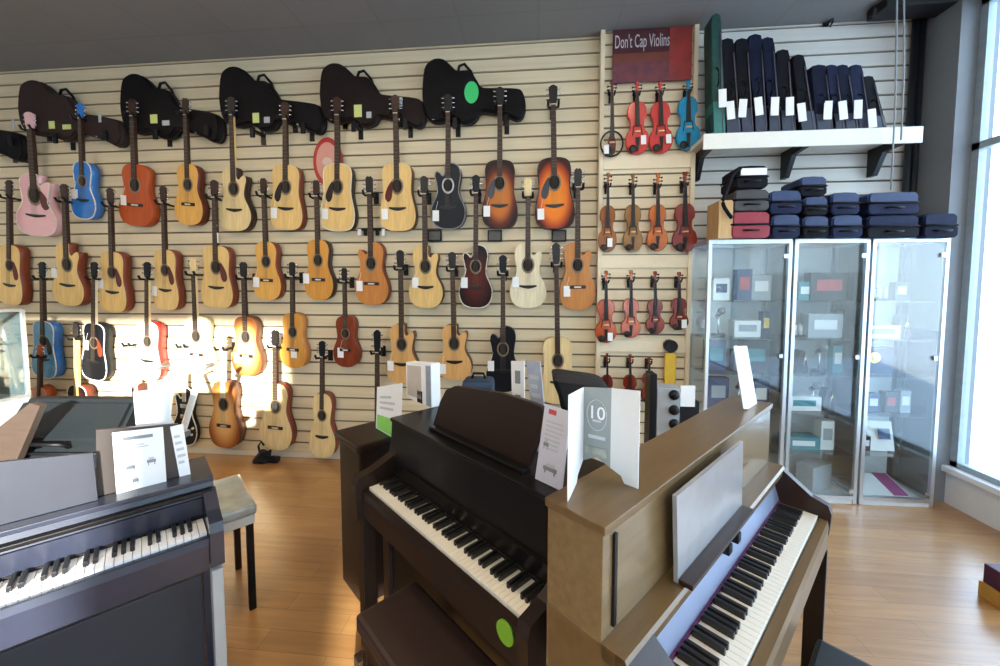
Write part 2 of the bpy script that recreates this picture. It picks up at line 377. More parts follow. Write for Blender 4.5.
    m=MB(); yy=c[1]-D
    m.cyl((0,-.005,0),(0,yy+.0,-.0),.009,DARKM,n=8); m.build('arm',parent=hg)
    m=MB(); s2=nw1+.022
    m.tube([(-s2,yy-.075,.03),(-s2,yy-.06,0),(-s2,yy-.02,-.004),(-s2*.6,yy+.0,0),(0,yy+.005,0),(s2*.6,yy+.0,0),(s2,yy-.02,-.004),(s2,yy-.06,0),(s2,yy-.075,.03)],.010,BLACK,n=8); m.build('yoke',parent=hg)
    return t
def label_short(l):
    assert len(l.split())<=12,l
    return 'the '+l
# wood tones
N1=wood('natural spruce',(.86,.58,.22)); N2=wood('pale spruce',(.86,.66,.33)); N3=wood('very pale maple',(.86,.76,.52)); HON=wood('honey cedar',(.82,.44,.1)); HON2=wood('amber cedar',(.7,.32,.06))
ORG=wood('orange red mahogany',(.52,.09,.015)); ORT=wood('orange tan mahogany',(.6,.24,.06)); RED=wood('dark red mahogany',(.16,.03,.012)); MAHS=wood('reddish brown side wood',(.24,.05,.02)); DKS=wood('dark walnut side wood',(.05,.022,.014)); BRS=wood('brown rosewood side',(.14,.05,.02))
MAH=wood('figured mahogany',(.28,.05,.016),var=.5)
PNK=mat('pink lacquer',(.86,.5,.52),.2,var=.04,coat=.2); BLU=mat('blue lacquer',(.03,.2,.62),.15,var=.2,coat=.25); BLU2=mat('sky blue lacquer',(.14,.42,.72),.15,var=.25,coat=.2)
BLK=mat('black lacquer',(.008,.009,.012),.4,var=.1,spec=.25); WHT=mat('white lacquer',(.85,.82,.74),.2,var=.03,coat=.2); REDL=mat('bright red lacquer',(.6,.03,.02),.2,var=.1,coat=.2)
SB1=burst('tobacco sunburst',[(0,(.62,.22,.03)),(.55,(.5,.14,.02)),(.8,(.13,.02,.006)),(1,(.02,.006,.004))])
SB2=burst('orange sunburst',[(0,(.9,.3,.02)),(.6,(.82,.2,.012)),(.85,(.4,.05,.008)),(1,(.05,.008,.004))])
SB3=burst('dark cherry burst',[(0,(.12,.018,.008)),(.55,(.07,.01,.008)),(.9,(.02,.004,.004)),(1,(.008,.003,.003))])
SB4=burst('brown fade classical',[(0,(.85,.62,.3)),(.5,(.75,.42,.15)),(.85,(.42,.16,.04)),(1,(.25,.08,.02))])
GBK=mat('black pickguard',(.015,.01,.01),.3,var=.1); GRD=mat('tortoise pickguard',(.14,.02,.012),.25,var=.5,scale=60)
TG=(-.36,.25)
G=guitar
# first row
G('pink cutaway acoustic guitar with a dark pickguard in the top row',29,112,172,236,15,60,'concert',PNK,PNK,1,(1,GRD),None,head=PNK,bind=CREAM)
G('small blue acoustic guitar between the pink and the orange-red ones',80,103,160,219,70,97,'concert',BLU,BLU,0,None,(-.3,.42),head=BLU,bind=WHT)
G('orange-red classical guitar with a white tag in the top row',132,99,162,226,118,154,'classical',ORG,ORG,0,None,(-.34,.4),head=ROSE)
G('honey coloured classical guitar with dark red sides in the top row',185,98,162,225,174,204,'classical',HON,RED,0,None,None,head=ROSE)
G('pale cutaway acoustic guitar with dark sides, under the third gig case',231,97,165,231,218,252,'concert',N2,DKS,1,None,None,head=EBONY,neck=N1)
G('natural dreadnought with black pickguard left of the round red sign',285,102,163,230,269,303,'dread',N1,MAHS,0,(-1,GBK),(-.36,.25),head=ROSE)
G('natural dreadnought with black pickguard overlapping the round red sign',337,97,162,231,320,355,'dread',N1,DKS,0,(-1,GBK),(-.36,.25),head=ROSE,bind=CREAM)
G('natural red-pickguard dreadnought in the top row beside the black guitar',395,95,161,231,380,416,'dread',N1,BRS,0,(-1,GRD),(-.36,.25),head=ROSE)
G('glossy black cutaway acoustic guitar in the top row',448,94,161,229,431,465,'concert',BLK,BLK,-1,None,(-.36,.2),head=BLK,neck=EBONY,bind=mat('grey binding',(.3,.3,.32),.4,var=.05),sheen=mat('pale rosette',(.6,.6,.62),.4,var=.3,scale=80))
G('dark edged sunburst dreadnought between black and bright orange guitars',500,87,158,228,482,517,'dread',SB1,RED,0,(-1,GBK),(-.36,.25),head=EBONY,neck=ROSE)
G('bright orange sunburst dreadnought, rightmost of the top row',553,85,156,229,536,574,'dread',SB2,RED,0,(-1,GBK),(-.36,.22),head=EBONY,neck=ROSE,bind=GBK)
# second row
G('natural dreadnought cut by the picture edge in the second row',9,180,243,305,-4,24,'dread',N1,MAHS,0,(1,GRD),None,head=ROSE)
G('natural cutaway guitar below the gap between pink and blue guitars',64,184,241,306,51,86,'concert',N1,MAHS,1,None,(-.4,.5),head=ROSE)
G('natural dreadnought with wide red-brown sides under the orange-red guitar',110,188,250,312,98,128,'dread',N1,MAHS,0,(1,GRD),(-.42,.45),head=ROSE)
G('natural dreadnought with wide red-brown sides under the honey classical guitar',163,186,248,310,152,180,'dread',N1,MAHS,0,(1,GRD),(-.42,.3),head=ROSE)
G('natural dreadnought with a white tag on its neck, second row',214,180,244,308,200,234,'dread',N1,MAHS,0,(1,GRD),(.02,1.12),head=ROSE)
G('honey gold classical guitar with a red-brown edge in the second row',263,178,240,300,253,282,'classical',HON,MAHS,0,None,(-.38,.3),head=ROSE)
G('amber dark-sided classical guitar under the round red sign',316,180,238,300,304,334,'classical',HON2,DKS,0,None,(-.42,.35),head=ROSE)
G('orange tan cutaway guitar under the row of small clips',369,176,240,305,355,389,'classical',ORT,MAHS,-1,None,(-.36,.3),head=EBONY)
G('natural cutaway guitar hanging left of the dark cherry one',424,176,243,308,409,443,'concert',N1,BRS,1,None,(-.3,.4),head=EBONY)
G('dark cherry cutaway guitar with a white tag in the second row',476,175,243,308,459,492,'concert',SB3,SB3,-1,None,(-.34,.4),head=BLK,neck=EBONY,bind=CREAM)
G('very pale cutaway guitar right of the dark cherry one',528,178,241,308,510,546,'concert',N3,N3,1,None,(-.34,.4),head=N2,neck=N2)
G('orange tan cutaway guitar beside the violin panel in the second row',578,168,240,310,560,595,'classical',ORT,ORT,1,None,(-.3,.28),head=EBONY,neck=ROSE)
# third row
G('sky blue glossy dreadnought at the left of the third row',42,262,320,378,30,58,'dread',BLU2,BLU,0,(1,GBK),None,head=BLK,bind=WHT)
G('black acoustic guitar with brown pickguard beside the sky blue one',94,262,322,380,80,108,'dread',BLK,BLK,0,(1,MAHS),(-.3,.6),head=BLK,neck=N3,bind=WHT)
G('white acoustic guitar with bright red sides in the third row',147,262,320,380,133,162,'dread',WHT,REDL,0,None,None,head=BLK,neck=N2)
G('natural guitar painted glare-pale right of the white and red one',193,258,315,374,182,213,'classical',N3,N3,0,None,None,head=N2,neck=N2)  # sun glare is put into this guitar's pale body colour
G('yellow classical guitar with brown lower edge in the third row',243,262,315,376,231,263,'classical',SB4,BRS,0,None,(-.3,.3),head=EBONY)
G('small amber classical guitar beside the dark mahogany one',292,262,312,368,279,307,'classical',HON2,ORT,0,None,(.05,.28),head=EBONY)
G('dark mahogany figured guitar with a white tag in the third row',344,268,315,367,333,359,'classical',MAH,MAH,0,None,(-.2,.28),head=EBONY)
G('natural cutaway guitar behind the white display box',400,250,322,384,386,419,'concert',ORT if 0 else wood('warm spruce',(.78,.44,.16)),BRS,1,None,(-.36,.3),head=EBONY)
G('natural cutaway guitar right of the white display box',452,252,323,380,438,472,'concert',wood('warm spruce',(.78,.44,.16)),BRS,1,None,(-.36,.2),head=EBONY)
G('black cutaway guitar behind the middle piano music rest',503,255,325,392,486,520,'concert',BLK,BLK,-1,None,(-.36,.4),head=BLK,neck=mat('silver neck',(.4,.4,.42),.3,var=.1))
G('pale natural guitar behind the black cover in the third row',556,243,336,404,541,576,'dread',N2,N2,0,None,None,head=EBONY,neck=ROSE)
# fourth row
G('small coral orange guitar low at the far left',40,345,386,428,28,50,'classical',mat('coral lacquer',(.75,.3,.2),.3,var=.1),ORG,0,None,None,head=ORG)
G('dark guitar with tan neck low behind the left piano',76,322,384,440,63,92,'classical',SB3,RED,0,None,None,head=EBONY,neck=N1,fret=N1,bind=CREAM)
G('dark red guitar with white neck low above the white papers',128,330,384,436,146-12,150,'concert',SB3,RED,1,None,None,head=WHT,neck=WHT,fret=WHT,bind=WHT)
G('black electric guitar with cream edging low beside the left piano',184,330,386,445,172,198,'concert',BLK,BLK,-1,None,None,head=WHT,neck=WHT,fret=N3,bind=CREAM,hole='e',depth=.04,name='electric_guitar')
G('brown edged classical guitar with pale middle in the lowest row',222,333,380,448,208,241,'classical',SB4,BRS,0,None,None,head=N2,neck=N3,fret=N3)
G('pale classical guitar with black bridge above the black cable',275,330,382,450,258,293,'classical',N2,MAHS,0,None,None,head=EBONY)
G('pale guitar with red-brown sides left of the middle piano',322,341,392,458,308,336,'concert',N2,MAHS,0,None,None,head=BLK,neck=ROSE)
G('dark-headed guitar partly hidden behind the middle piano end',377,330,440,495,362,392,'concert',N1,BRS,0,None,None,head=BLK,neck=EBONY)
# ================================================================== GUITAR CASES on the top
def pxpt(px,py,y): p=on(1,px,py,y); return (p[0],p[2])
CASE=[(422,88),(424,68),(430,60),(437,57.5),(444,59),(451,65),(456,69.5),(463,69.5),(469,70),(475,77),(479,84),(484,87),(500,87.2),(514,87.6),(521,89.5),(524,96),(525,108),(522,116),(516,118),(505,113.5),(490,111),(480,110.6),(476,117),(470,121),(463,122),(457,118),(452,116),(446,118.5),(439,120.5),(430,119.5),(425,112),(422.5,100)]
def gig_case(label,x0,x1,ytop,ybot,slope,matc,stickers,partial=False):
    yb=D-.125
    sx=(x1-x0)/103; sy=(ybot-ytop)/64.5
    pts=[]
    for (a,b) in CASE:
        u=(a-422)*sx; v=(b-57.5)*sy+slope*(u/(x1-x0))
        # the neck end is narrower
        pts.append(pxpt(x0+u,ytop+v,yb))
    cxw=sum(p[0] for p in pts)/len(pts); czw=min(p[1] for p in pts)
    loc=Vector((cxw,yb,czw)); P=[(a-cxw,b-czw) for a,b in pts]; P=[(p.x,p.y) for p in smoothloop(P,3)]
    t=thing('guitar_case',label,'guitar case','guitar cases above the top row',loc)
    m=MB(); m.prism(P,0,.10,matc)
    bmesh.ops.recalc_face_normals(m.bm,faces=m.bm.faces[:])
    big=[f for f in m.bm.faces if len(f.verts)>20]
    bmesh.ops.bevel(m.bm,geom=list(set(e for f in big for e in f.edges)),offset=.012,segments=2,affect='EDGES')
    m.build('shell',parent=t)
    m=MB(); m.tube([(a,.05,b) for a,b in [(p[0]*1.0,p[1]) for p in P]],.007,DARKM,n=5,closed=True); m.build('seam',parent=t)
    def lp(a,b): 
        u=(a-422)*sx; v=(b-57.5)*sy+slope*(u/(x1-x0)); p=pxpt(x0+u,ytop+v,yb); return (p[0]-cxw,p[1]-czw)
    h=[lp(456,70),lp(458,62),lp(463,60),lp(470,68),lp(473,76)]
    m=MB(); m.tube([(a,.06,b) for a,b in h],.012,BLACK,n=6); m.build('handle',parent=t)
    for a,b in ((433,119),(463,120),(500,112)):
        q=lp(a,b); m=MB(); m.box((q[0],.03,q[1]+.012),(.02,.05,.03),CHROME,bev=.004); m.build('latch',parent=t)
    for (a,b,w,hh,mm,n,rnd) in stickers:
        p=pxpt(a,b,yb); q=(p[0]-cxw,p[1]-czw); m=MB(); k=(yb)/F
        if rnd: m.prism([(q[0]+w*k*.5*math.cos(i*PI/12),q[1]+hh*k*.5*math.sin(i*PI/12)) for i in range(24)],-.004,.002,mm)
        else: m.prism([(q[0]-w*k/2,q[1]-hh*k/2),(q[0]+w*k/2,q[1]-hh*k/2),(q[0]+w*k/2,q[1]+hh*k/2),(q[0]-w*k/2,q[1]+hh*k/2)],-.004,.002,mm)
        m.build(n,parent=t)
    return t,loc
def bracket(px,py,h,label):
    p=on(1,px,py,D-.10)
    t=thing('case_bracket',label,'bracket','brackets under the guitar cases',(p[0],D,p[2]))
    m=MB(); m.bb((-.02,-.012,-.08),(.02,0,.05),DARKM); m.build('wall_plate',parent=t)
    m=MB(); m.box((0,-.07,-.0),(.03,.14,.022),DARKM,bev=.003); m.build('arm',parent=t)
    m=MB(); m.box((0,-.145,-.02),(.04,.02,.09),BLACK,bev=.006); m.build('end_stop',parent=t)
CB=mat('brown case vinyl',(.038,.024,.022),.55,var=.2,bump=.1,spec=.15); CK=mat('black case vinyl',(.008,.007,.008),.55,var=.3,bump=.1,spec=.15); CK2=mat('dark brown case vinyl',(.018,.011,.011),.55,var=.2,bump=.1,spec=.15)
YEL=mat('yellow label',(.65,.72,.25),.5,var=.05); LGREY=mat('grey label',(.5,.52,.52),.5,var=.05); GRN=mat('green sticker',(.05,.62,.18),.5,var=.05)
gig_case('black guitar case cut by the left edge of the picture',-90,23,88,147,18,CK,[(13,124,3,10,LGREY,'label',0)])
gig_case('brown guitar case with yellow label above the pink and blue guitars',17,121,77,132,17,CB,[(52,125,7,8,YEL,'label',0),(67,127,10,5,YEL,'label',0),(100,118,3,9,LGREY,'label',0)])
gig_case('black guitar case second from the left, above the orange-red guitar',119,219,71,131,14,CK,[(154,119,8,9,YEL,'label',0),(166,123,8,5,LGREY,'label',0)])
gig_case('black guitar case third of the five whole ones from the left',218,322,64,124,12,CK,[(256,118,7,10,YEL,'label',0),(267,120,6,6,LGREY,'label',0)])
gig_case('dark brown guitar case above the round red sign',319,424,61,121,9,CK2,[(358,111,8,12,YEL,'label',0),(369,115,5,6,LGREY,'label',0),(400,102,5,9,LGREY,'label',0)])
gig_case('black guitar case with a round green sticker, rightmost of the row',422,525,57.5,122,0,CK,[(471.5,92.5,14,21,GRN,'sticker',1)])
for i,(a,b,h) in enumerate([(2,153,10),(17,142,10),(61,140,12),(110,137,12),(160,136,12),(211,132,12),(256,134,12),(306,130,12),(356,128,13),(407,126,13),(456,125,12),(506,122,12)]):
    bracket(a,b-2,h,['black bracket under the case cut by the picture edge','black bracket under the left end of the brown case','black bracket under the waist of the brown case','black bracket under the neck end of the brown case','black bracket under the waist of the second black case','black bracket under the neck end of the second black case','black bracket under the waist of the third black case','black bracket under the neck end of the third black case','black bracket under the waist of the dark brown case','black bracket under the neck end of the dark brown case','black bracket left of the green stickered case neck','black bracket under the neck end of the green stickered case'][i])
# round red sign
p=on(1,328,162,D-.02)
t=thing('round_sign','oval red-rimmed sign with a pink centre behind the natural dreadnoughts','sign',None,(p[0],D-.03,p[2]))
m=MB(); k=3.5/F; m.prism([(15*k*math.cos(i*PI/16),24*k*math.sin(i*PI/16)) for i in range(32)],0,.03,mat('red sign rim',(.5,.03,.03),.4,var=.08)); m.build('rim',parent=t)
m=MB(); m.prism([(11.5*k*math.cos(i*PI/16),19*k*math.sin(i*PI/16)) for i in range(32)],-.004,.01,mat('pink sign face',(.75,.35,.28),.5,var=.06)); m.prism([(5*k*math.cos(i*PI/16),4*k*math.sin(i*PI/16)) for i in range(32)],-.006,.0,mat('pale emblem',(.8,.6,.5),.5,var=.05)); m.build('sign_face',parent=t)
# small dark price boards
for (a,b,l) in [(435,236,'small dark framed price board under the black guitar'),(495,236,'small dark framed price board under the dark sunburst guitar'),(559,236,'small dark framed price board under the orange sunburst guitar')]:
    p=on(1,a,b,D-.01); t=thing('price_board',l,'price board','dark price boards on the slat wall',(p[0],D-.02,p[2]))
    m=MB(); m.box((0,0,0),(.125,.02,.1),BLACK,bev=.004); m.build('frame',parent=t)
    m=MB(); m.box((0,-.012,0),(.1,.004,.075),mat('slate grey card',(.12,.11,.1),.6,var=.4,scale=80)); m.build('card',parent=t)
# guitar strap clips hanging at (365,228)
p=on(1,369,228,D-.1); t=thing('capo_strip','row of small black and white clips hanging above the orange tan guitar','accessory',None,(p[0],D-.03,p[2]))
m=MB(); m.bb((-.13,-.01,-.01),(.13,.03,.01),BLACK); m.build('rail',parent=t)
for i in range(5):
    m=MB(); m.box((-.11+i*.055,-.02,-.03),(.03,.02,.06),BLACK if i%2 else WHITEP,bev=.005); m.build('clip',parent=t)
# white and black hang cards between heads
# ================================================================== VIOLIN PANEL
y1=D-.06
xa,zt=pxpt(601,22,y1); xb,_=pxpt(698,22,y1); _,zb=pxpt(601,470,y1)
t=thing('violin_display_panel','cream framed slat panel holding four rows of violins','display panel',None,((xa+xb)/2,y1,zb))
PANM=mat('cream laminate',(.8,.69,.49),.5,var=.05)
o=slats(xa-(xa+xb)/2,xb-(xa+xb)/2,0,zt-zb,0,SP*.86,.05,wall_mat('light slat board',(.82,.71,.5),(.75,.64,.44)),'slat_board',kind=None,th=.03,parent=t)
m=MB(); w2=(xb-xa)/2; hh=zt-zb
for s in (-1,1): m.box((s*(w2-.015),-.012,hh/2),(.035,.03,hh),PANM,bev=.003)
m.box((0,-.012,hh-.02),(2*w2,.03,.04),PANM,bev=.003); m.build('frame',parent=t)
for (a,b) in ((155,169),(255,268),(340,352)):
    z1=pxpt(650,a,y1)[1]-zb; z0=pxpt(650,b,y1)[1]-zb; m=MB(); m.bb((-w2+.03,-.02,z0),(w2-.03,0,z1),PANM,bev=.003); m.build('rail',parent=t)
# poster
(pa,pt),(pb,pbm)=pxpt(613,31,D-.1),pxpt(691,80,D-.1)
t=thing('poster','dark red poster with a violin picture and white lettering at the panel top','poster',None,((pa+pb)/2,D-.1,(pt+pbm)/2))
wp,hp=pb-pa,pt-pbm
m=MB(); m.box((0,0,0),(wp,.008,hp),mat('maroon poster print',(.09,.018,.022),.5,col2=(.05,.008,.02),scale=6)); m.build('sheet',parent=t)
m=MB(); m.bb((wp*.22,-.008,-hp/2),(wp/2,-.004,hp/2),mat('red poster print',(.38,.04,.03),.5,col2=(.2,.03,.03),scale=7)); m.build('printed_panel',parent=t)
m=MB(); m.bb((-wp/2,-.008,-hp*.12),(wp*.22,-.005,0.05*hp),mat('brown poster print',(.2,.05,.03),.5,var=.3,scale=7)); m.bb((-wp/2,-.008,-hp/2),(wp*.22,-.005,-hp*.12),mat('plum poster print',(.1,.03,.06),.5,col2=(.2,.05,.05),scale=14)); m.build('printed_band',parent=t)
text("Don't Cap Violins",wp*.118,mat('poster lettering',(.62,.56,.58),.5,var=.05),t,'lettering',Matrix.Translation((-wp*.13,-.010,hp*.26))@RX90@Matrix.Diagonal((.82,2.0,1,1)))
# ---- violins
VO=[(0,0),(.25,.005),(.62,.05),(.92,.16),(.98,.27),(.86,.40),(.64,.46),(.56,.56),(.62,.66),(.78,.71),(.80,.80),(.70,.91),(.42,.985),(.12,1.0)]
def violin(label,hx,hy,bt,bb,xl,xr,colr,tagp=None,off=.12,body=True,name='violin'):
    cx=(xl+xr)/2; B=on(1,cx,bb,D-off); T=on(1,hx,hy,D-off-.03); z=T-B; L=z.length; z.normalize(); y=Vector((0,1,0)); x=y.cross(z).normalized(); y=z.cross(x).normalized()
    M=Matrix((( x[0],y[0],z[0],B[0]),(x[1],y[1],z[1],B[1]),(x[2],y[2],z[2],B[2]),(0,0,0,1)))
    W=(xr-xl)/F*(D-off+.15); Hb=(bb-bt)/(bb-hy)*L; w=W/2
    t=thing(name,label,'violin','violins on the display panel',mw=M)
    left=[(-a*w,b*Hb) for a,b in VO]; right=[(a*w,b*Hb) for a,b in VO[1:]]; out=[(p.x,p.y) for p in smoothloop(left+right[::-1],3)]
    if body:
        m=MB(); m.prism(out,0,.03,colr,colr); 
        bmesh.ops.recalc_face_normals(m.bm,faces=m.bm.faces[:])
        bmesh.ops.bevel(m.bm,geom=list(set(e for f in m.bm.faces if len(f.verts)>20 for e in f.edges)),offset=.004,segments=2,affect='EDGES'); m.build('body',parent=t)
        for s in (-1,1): m=MB(); m.tube([(s*w*.42,-.001,Hb*.36),(s*w*.38,-.001,Hb*.42),(s*w*.34,-.001,Hb*.5),(s*w*.28,-.001,Hb*.55)],.0035,PINK_R,n=4); m.build('sound_hole',parent=t)
    else:
        m=MB(); m.prism([(w*.35*math.cos(i*PI/8),Hb*.35+Hb*.36*math.sin(i*PI/8)) for i in range(16)],0,.03,colr); m.build('body',parent=t)
        m=MB(); m.tube([(a,.01,b) for a,b in [(w*math.cos(i*PI/10),Hb*.4+Hb*.4*math.sin(i*PI/10)) for i in range(20)]],.007,BLACK,n=6,closed=True); m.build('outline_frame',parent=t)
    m=MB(); m.prism([(-w*.2,Hb*.52),(w*.2,Hb*.52),(w*.11,L*.86),(-w*.11,L*.86)],-.014,-.006,EBONY); m.build('fingerboard',parent=t)
    m=MB(); m.prism([(-w*.12,Hb*.97),(w*.12,Hb*.97),(w*.1,L*.86),(-w*.1,L*.86)],-.006,.012,colr); m.build('neck',parent=t)
    m=MB(); m.prism([(-w*.11,L*.85),(w*.11,L*.85),(w*.09,L*.96),(-w*.09,L*.96)],-.008,.012,colr); m.cyl((-w*.16,.0,L*.97),(w*.16,.0,L*.97),.014,colr,n=10)
    for k in range(4): s=1 if k%2 else -1; m.cyl((0,.002,L*(.875+.022*k)),(s*w*.34,.002,L*(.875+.022*k)),.004,EBONY,n=6); m.ball((s*w*.36,.002,L*(.875+.022*k)),.008,EBONY,n=6)
    m.build('scroll',parent=t)
    m=MB(); m.prism([(-w*.16,Hb*.32),(w*.16,Hb*.32),(w*.07,Hb*.05),(-w*.07,Hb*.05)],-.010,-.002,EBONY); m.build('tailpiece',parent=t)
    m=MB(); m.prism([(-w*.25,Hb*.41),(w*.25,Hb*.41),(w*.2,Hb*.435),(-w*.2,Hb*.435)],-.018,0,N2); m.build('bridge',parent=t)
    m=MB(); m.ball((-w*.42,-.008,Hb*.1),w*.34,EBONY,n=10,sc=(1,.35,1)); m.build('chin_rest',parent=t)
    if tagp:
        m=MB(); a,b=tagp; m.bb((a*w-.02,-.022,b*Hb-.035),(a*w+.02,-.019,b*Hb+.035),TAGM); m.build('price_tag',parent=t)
    c=M@Vector((0,.02,L*.83)); hg=thing('violin_hook','hook of '+label_short(label),'hook','violin hooks on the display panel',(c[0],D-.07,c[2]))
    m=MB(); m.bb((-.015,-.01,-.05),(.015,0,.04),BLACK,bev=.003); m.build('wall_plate',parent=hg)
    m=MB(); m.cyl((0,0,0),(0,c[1]-(D-.07),0),.007,BLACK,n=8); s2=w*.12+.014
    m.tube([(-s2,-.075,.02),(-s2,-.05,0),(0,-.0,-.0),(s2,-.05,0),(s2,-.075,.02)],.007,BLACK,n=6); m.build('arm',parent=hg)
VR=mat('coral violin varnish',(.66,.06,.05),.2,var=.15,coat=.2); VB=mat('turquoise violin varnish',(.02,.3,.55),.2,var=.15,coat=.2)
V1=mat('amber brown violin varnish',(.42,.15,.03),.2,col2=(.2,.05,.015),scale=6,coat=.2); V2=mat('olive brown violin varnish',(.4,.2,.06),.2,col2=(.2,.09,.02),scale=7,coat=.2); V3=mat('orange violin varnish',(.68,.2,.03),.2,col2=(.4,.08,.02),scale=7,coat=.2); V4=mat('red brown violin varnish',(.3,.03,.012),.2,col2=(.16,.015,.01),scale=7,coat=.2); V5=mat('orange red violin varnish',(.56,.1,.02),.2,col2=(.34,.04,.012),scale=7,coat=.2)
BLKV=mat('dark red electric violin',(.12,.015,.012),.2,var=.2,coat=.2)
violin('slim electric violin with an open black loop frame',612,80,124,156,602,622,BLKV,(-.55,.2),body=False,name='electric_violin')
violin('coral red violin beside the electric one',637,81,101,154,627,648,VR,(.45,.25))
violin('coral red violin beside the turquoise one',660,81,101,153,651,672,VR,(.55,.25))
violin('turquoise blue violin at the right end of the top row',688,80,96,150,678,699,VB,None)
violin('amber brown violin with white tag, left of the second row',608,172,205,252,599,616,V1,(.2,.2))
violin('olive brown violin second in the second row',633,173,204,252,624,642,V2,None)
violin('orange violin third in the second row',658,173,204,251,648,667,V3,None)
violin('deep red brown violin at the right of the second row',685,171,203,252,674,696,V4,None)
violin('orange red violin with white tag, largest of the third row',606,270,299,343,596,616,V5,(.35,.15))
violin('orange red violin second in the third row',631,270,298,338,622,640,V5,None)
violin('darker red violin third in the third row',655,271,299,334,647,664,V4,None)
violin('small dark red violin with white tag, right of the third row',679,272,298,330,671,688,V4,(.4,.2))
violin('small red brown violin low at the left behind the leaflet',607,353,375,412,601,614,V4,None)
violin('small red brown violin low in the middle behind the leaflet',630,354,375,412,623,638,V4,None)
violin('small cherry red violin with white tag, lowest of the panel',649,357,373,403,642,656,V4,(.35,.25))
# yellow pouch on a dark hook
p=on(1,670,370,D-.12); t=thing('yellow_pouch','yellow pouch hanging under a round dark knob on the violin panel','pouch',None,(p[0],D-.12,p[2]))
m=MB(); m.box((0.0,0,0),(.09,.03,.29),mat('yellow card',(.8,.5,.03),.5,var=.1),bev=.008); m.build('pouch',parent=t)
m=MB(); m.cyl((0,-.03,.2),(0,.05,.2),.05,BLACK,n=14); m.box((.0,0,.15),(.03,.02,.06),BLACK); m.build('knob',parent=t)
# ================================================================== SHELF with violin cases
ys=D-.36
(sa,sz)=pxpt(703,136,ys); (sb,_)=pxpt(922,128,ys)
zs_=1.6+(pxpt(703,136,ys)[1]-1.6)
sb=min(sb,XR-.2)
t=thing('wall_shelf','white wall shelf carrying the dark violin cases','shelf',None,(sa,D,sz))
m=MB(); m.bb((0,-.36,-.028),(sb-sa,0,0),mat('white shelf laminate',(.8,.78,.7),.4,var=.04),bev=.004); m.build('board',parent=t)
m=MB(); m.bb((0,-.372,-.1),(sb-sa,-.358,.012),MATS['white shelf laminate'],bev=.003); m.build('front_lip',parent=t)
for a in (706,800,893):
    xx=pxpt(a,158,ys+.15)[0]-sa
    m=MB(); m.prism([(-.36,-.028),(0,-.028),(0,-.24),(-.06,-.24),(-.14,-.086),(-.36,-.07)],xx-.018,xx+.018,DARKM,ax='x'); m.build('bracket',parent=t)
shelf_z=sz
NAVY=mat('navy case fabric',(.007,.01,.032),.65,var=.4,bump=.2,spec=.15); BLKF=mat('black case fabric',(.006,.006,.01),.65,var=.3,bump=.2,spec=.15); GRNF=mat('dark green case fabric',(.01,.065,.055),.6,var=.3,bump=.2); STEELB=mat('steel blue case base',(.045,.055,.09),.5,var=.3)
NAVYL=mat('bright navy case fabric',(.008,.014,.055),.6,var=.4,bump=.2,spec=.2)
def vcase(label,xb,yt,xt,w,m1,tagxy=None,m2=None,ytag=None,name='violin_case'):
    """upright case: bottom centre px xb, top centre px (xt,yt), width px w"""
    yc=D-.22; k=(yc+.3)/F
    bx=on(1,xb,130,yc)[0]; T=on(1,xt,yt,yc); h=T[2]-shelf_z; W=w*k
    lean=math.atan2(T[0]-bx,h)
    t=thing(name,label,'violin case','violin cases on the wall shelf',(bx,yc,shelf_z+.001))
    M=Matrix.Shear('XZ',4,(0,0)) if False else None
    sh=(T[0]-bx)/h
    prof=[(-.48,0),(.48,0),(.5,.12),(.5,.38),(.44,.62),(.42,.9),(.34,.985),(0,1),(-.34,.985),(-.42,.9),(-.44,.62),(-.5,.38),(-.5,.12)]
    P=[(a*W+sh*b*h,b*h) for a,b in prof]
    m=MB(); m.prism(P,-.07,.07,m1)
    m.build('shell',parent=t)
    m=MB(); P2=[(a*W*1.02+sh*b*h,b*h) for a,b in prof if b<=.38 and b>0]
    m.prism([(-.49*W,.004),(.49*W,.004),(.505*W+sh*.3*h,.3*h),(-.505*W+sh*.3*h,.3*h)],-.074,.072,m2 or STEELB); m.build('lower_pocket',parent=t)
    m=MB(); m.tube([(.3*W+sh*b*h,-.075,b*h) for b in (.02,.3,.6,.85)],.004,mat('grey zip',(.16,.16,.2),.4,var=.3),n=4); m.build('zip',parent=t)
    m=MB(); m.tube([(sh*.42*h-.1*W,-.072,.42*h),(sh*.46*h-.1*W,-.10,.44*h),(sh*.55*h-.1*W,-.10,.54*h),(sh*.58*h-.1*W,-.072,.57*h)],.006,BLACK,n=5); m.build('handle',parent=t)
    if tagxy:
        p=on(1,tagxy[0],tagxy[1],yc-.09); m=MB(); m.box((p[0]-bx,-.1,p[2]-shelf_z),(.055,.004,.13),TAGM,rot=Matrix.Rotation(random.uniform(-.15,.15),3,'Y')); m.build('price_tag',parent=t)
vcase('tall dark green violin case at the left end of the shelf',716,20,712,9,GRNF,(722,99),mat('teal case base',(.05,.22,.19),.5,var=.3))
vcase('dark case with a white tag right beside the tall green case',731,44,723,12,BLKF,(730,111))
vcase('second dark case from the green one, cream tag',744,44,737,12,BLKF,(742,109))
vcase('tallest navy case of the left group',757,40,750,13,NAVY,(758,107))
vcase('navy case with white mark near its top, fourth from the green one',770,43,762,12,NAVY,(774,107))
vcase('shorter black case in the middle of the left group',783,55,777,12,BLKF,(789,107))
vcase('shortest black case at the right end of the left group',804,60,792,11,BLKF,(801,113))
vcase('wide navy case at the left of the right group',821,70,812,14,NAVY,None)
vcase('navy case with tag, second in the right group',833,70,824,11,NAVYL,(827,111))
vcase('navy case with tag in the middle of the right group',846,70,835,11,NAVY,(842,111))
vcase('bright navy case with a tilted tag in the right group',859,70,848,11,NAVYL,(857,110))
vcase('smallest dark case at the right end of the shelf',873,81,860,10,BLKF,(871,119))
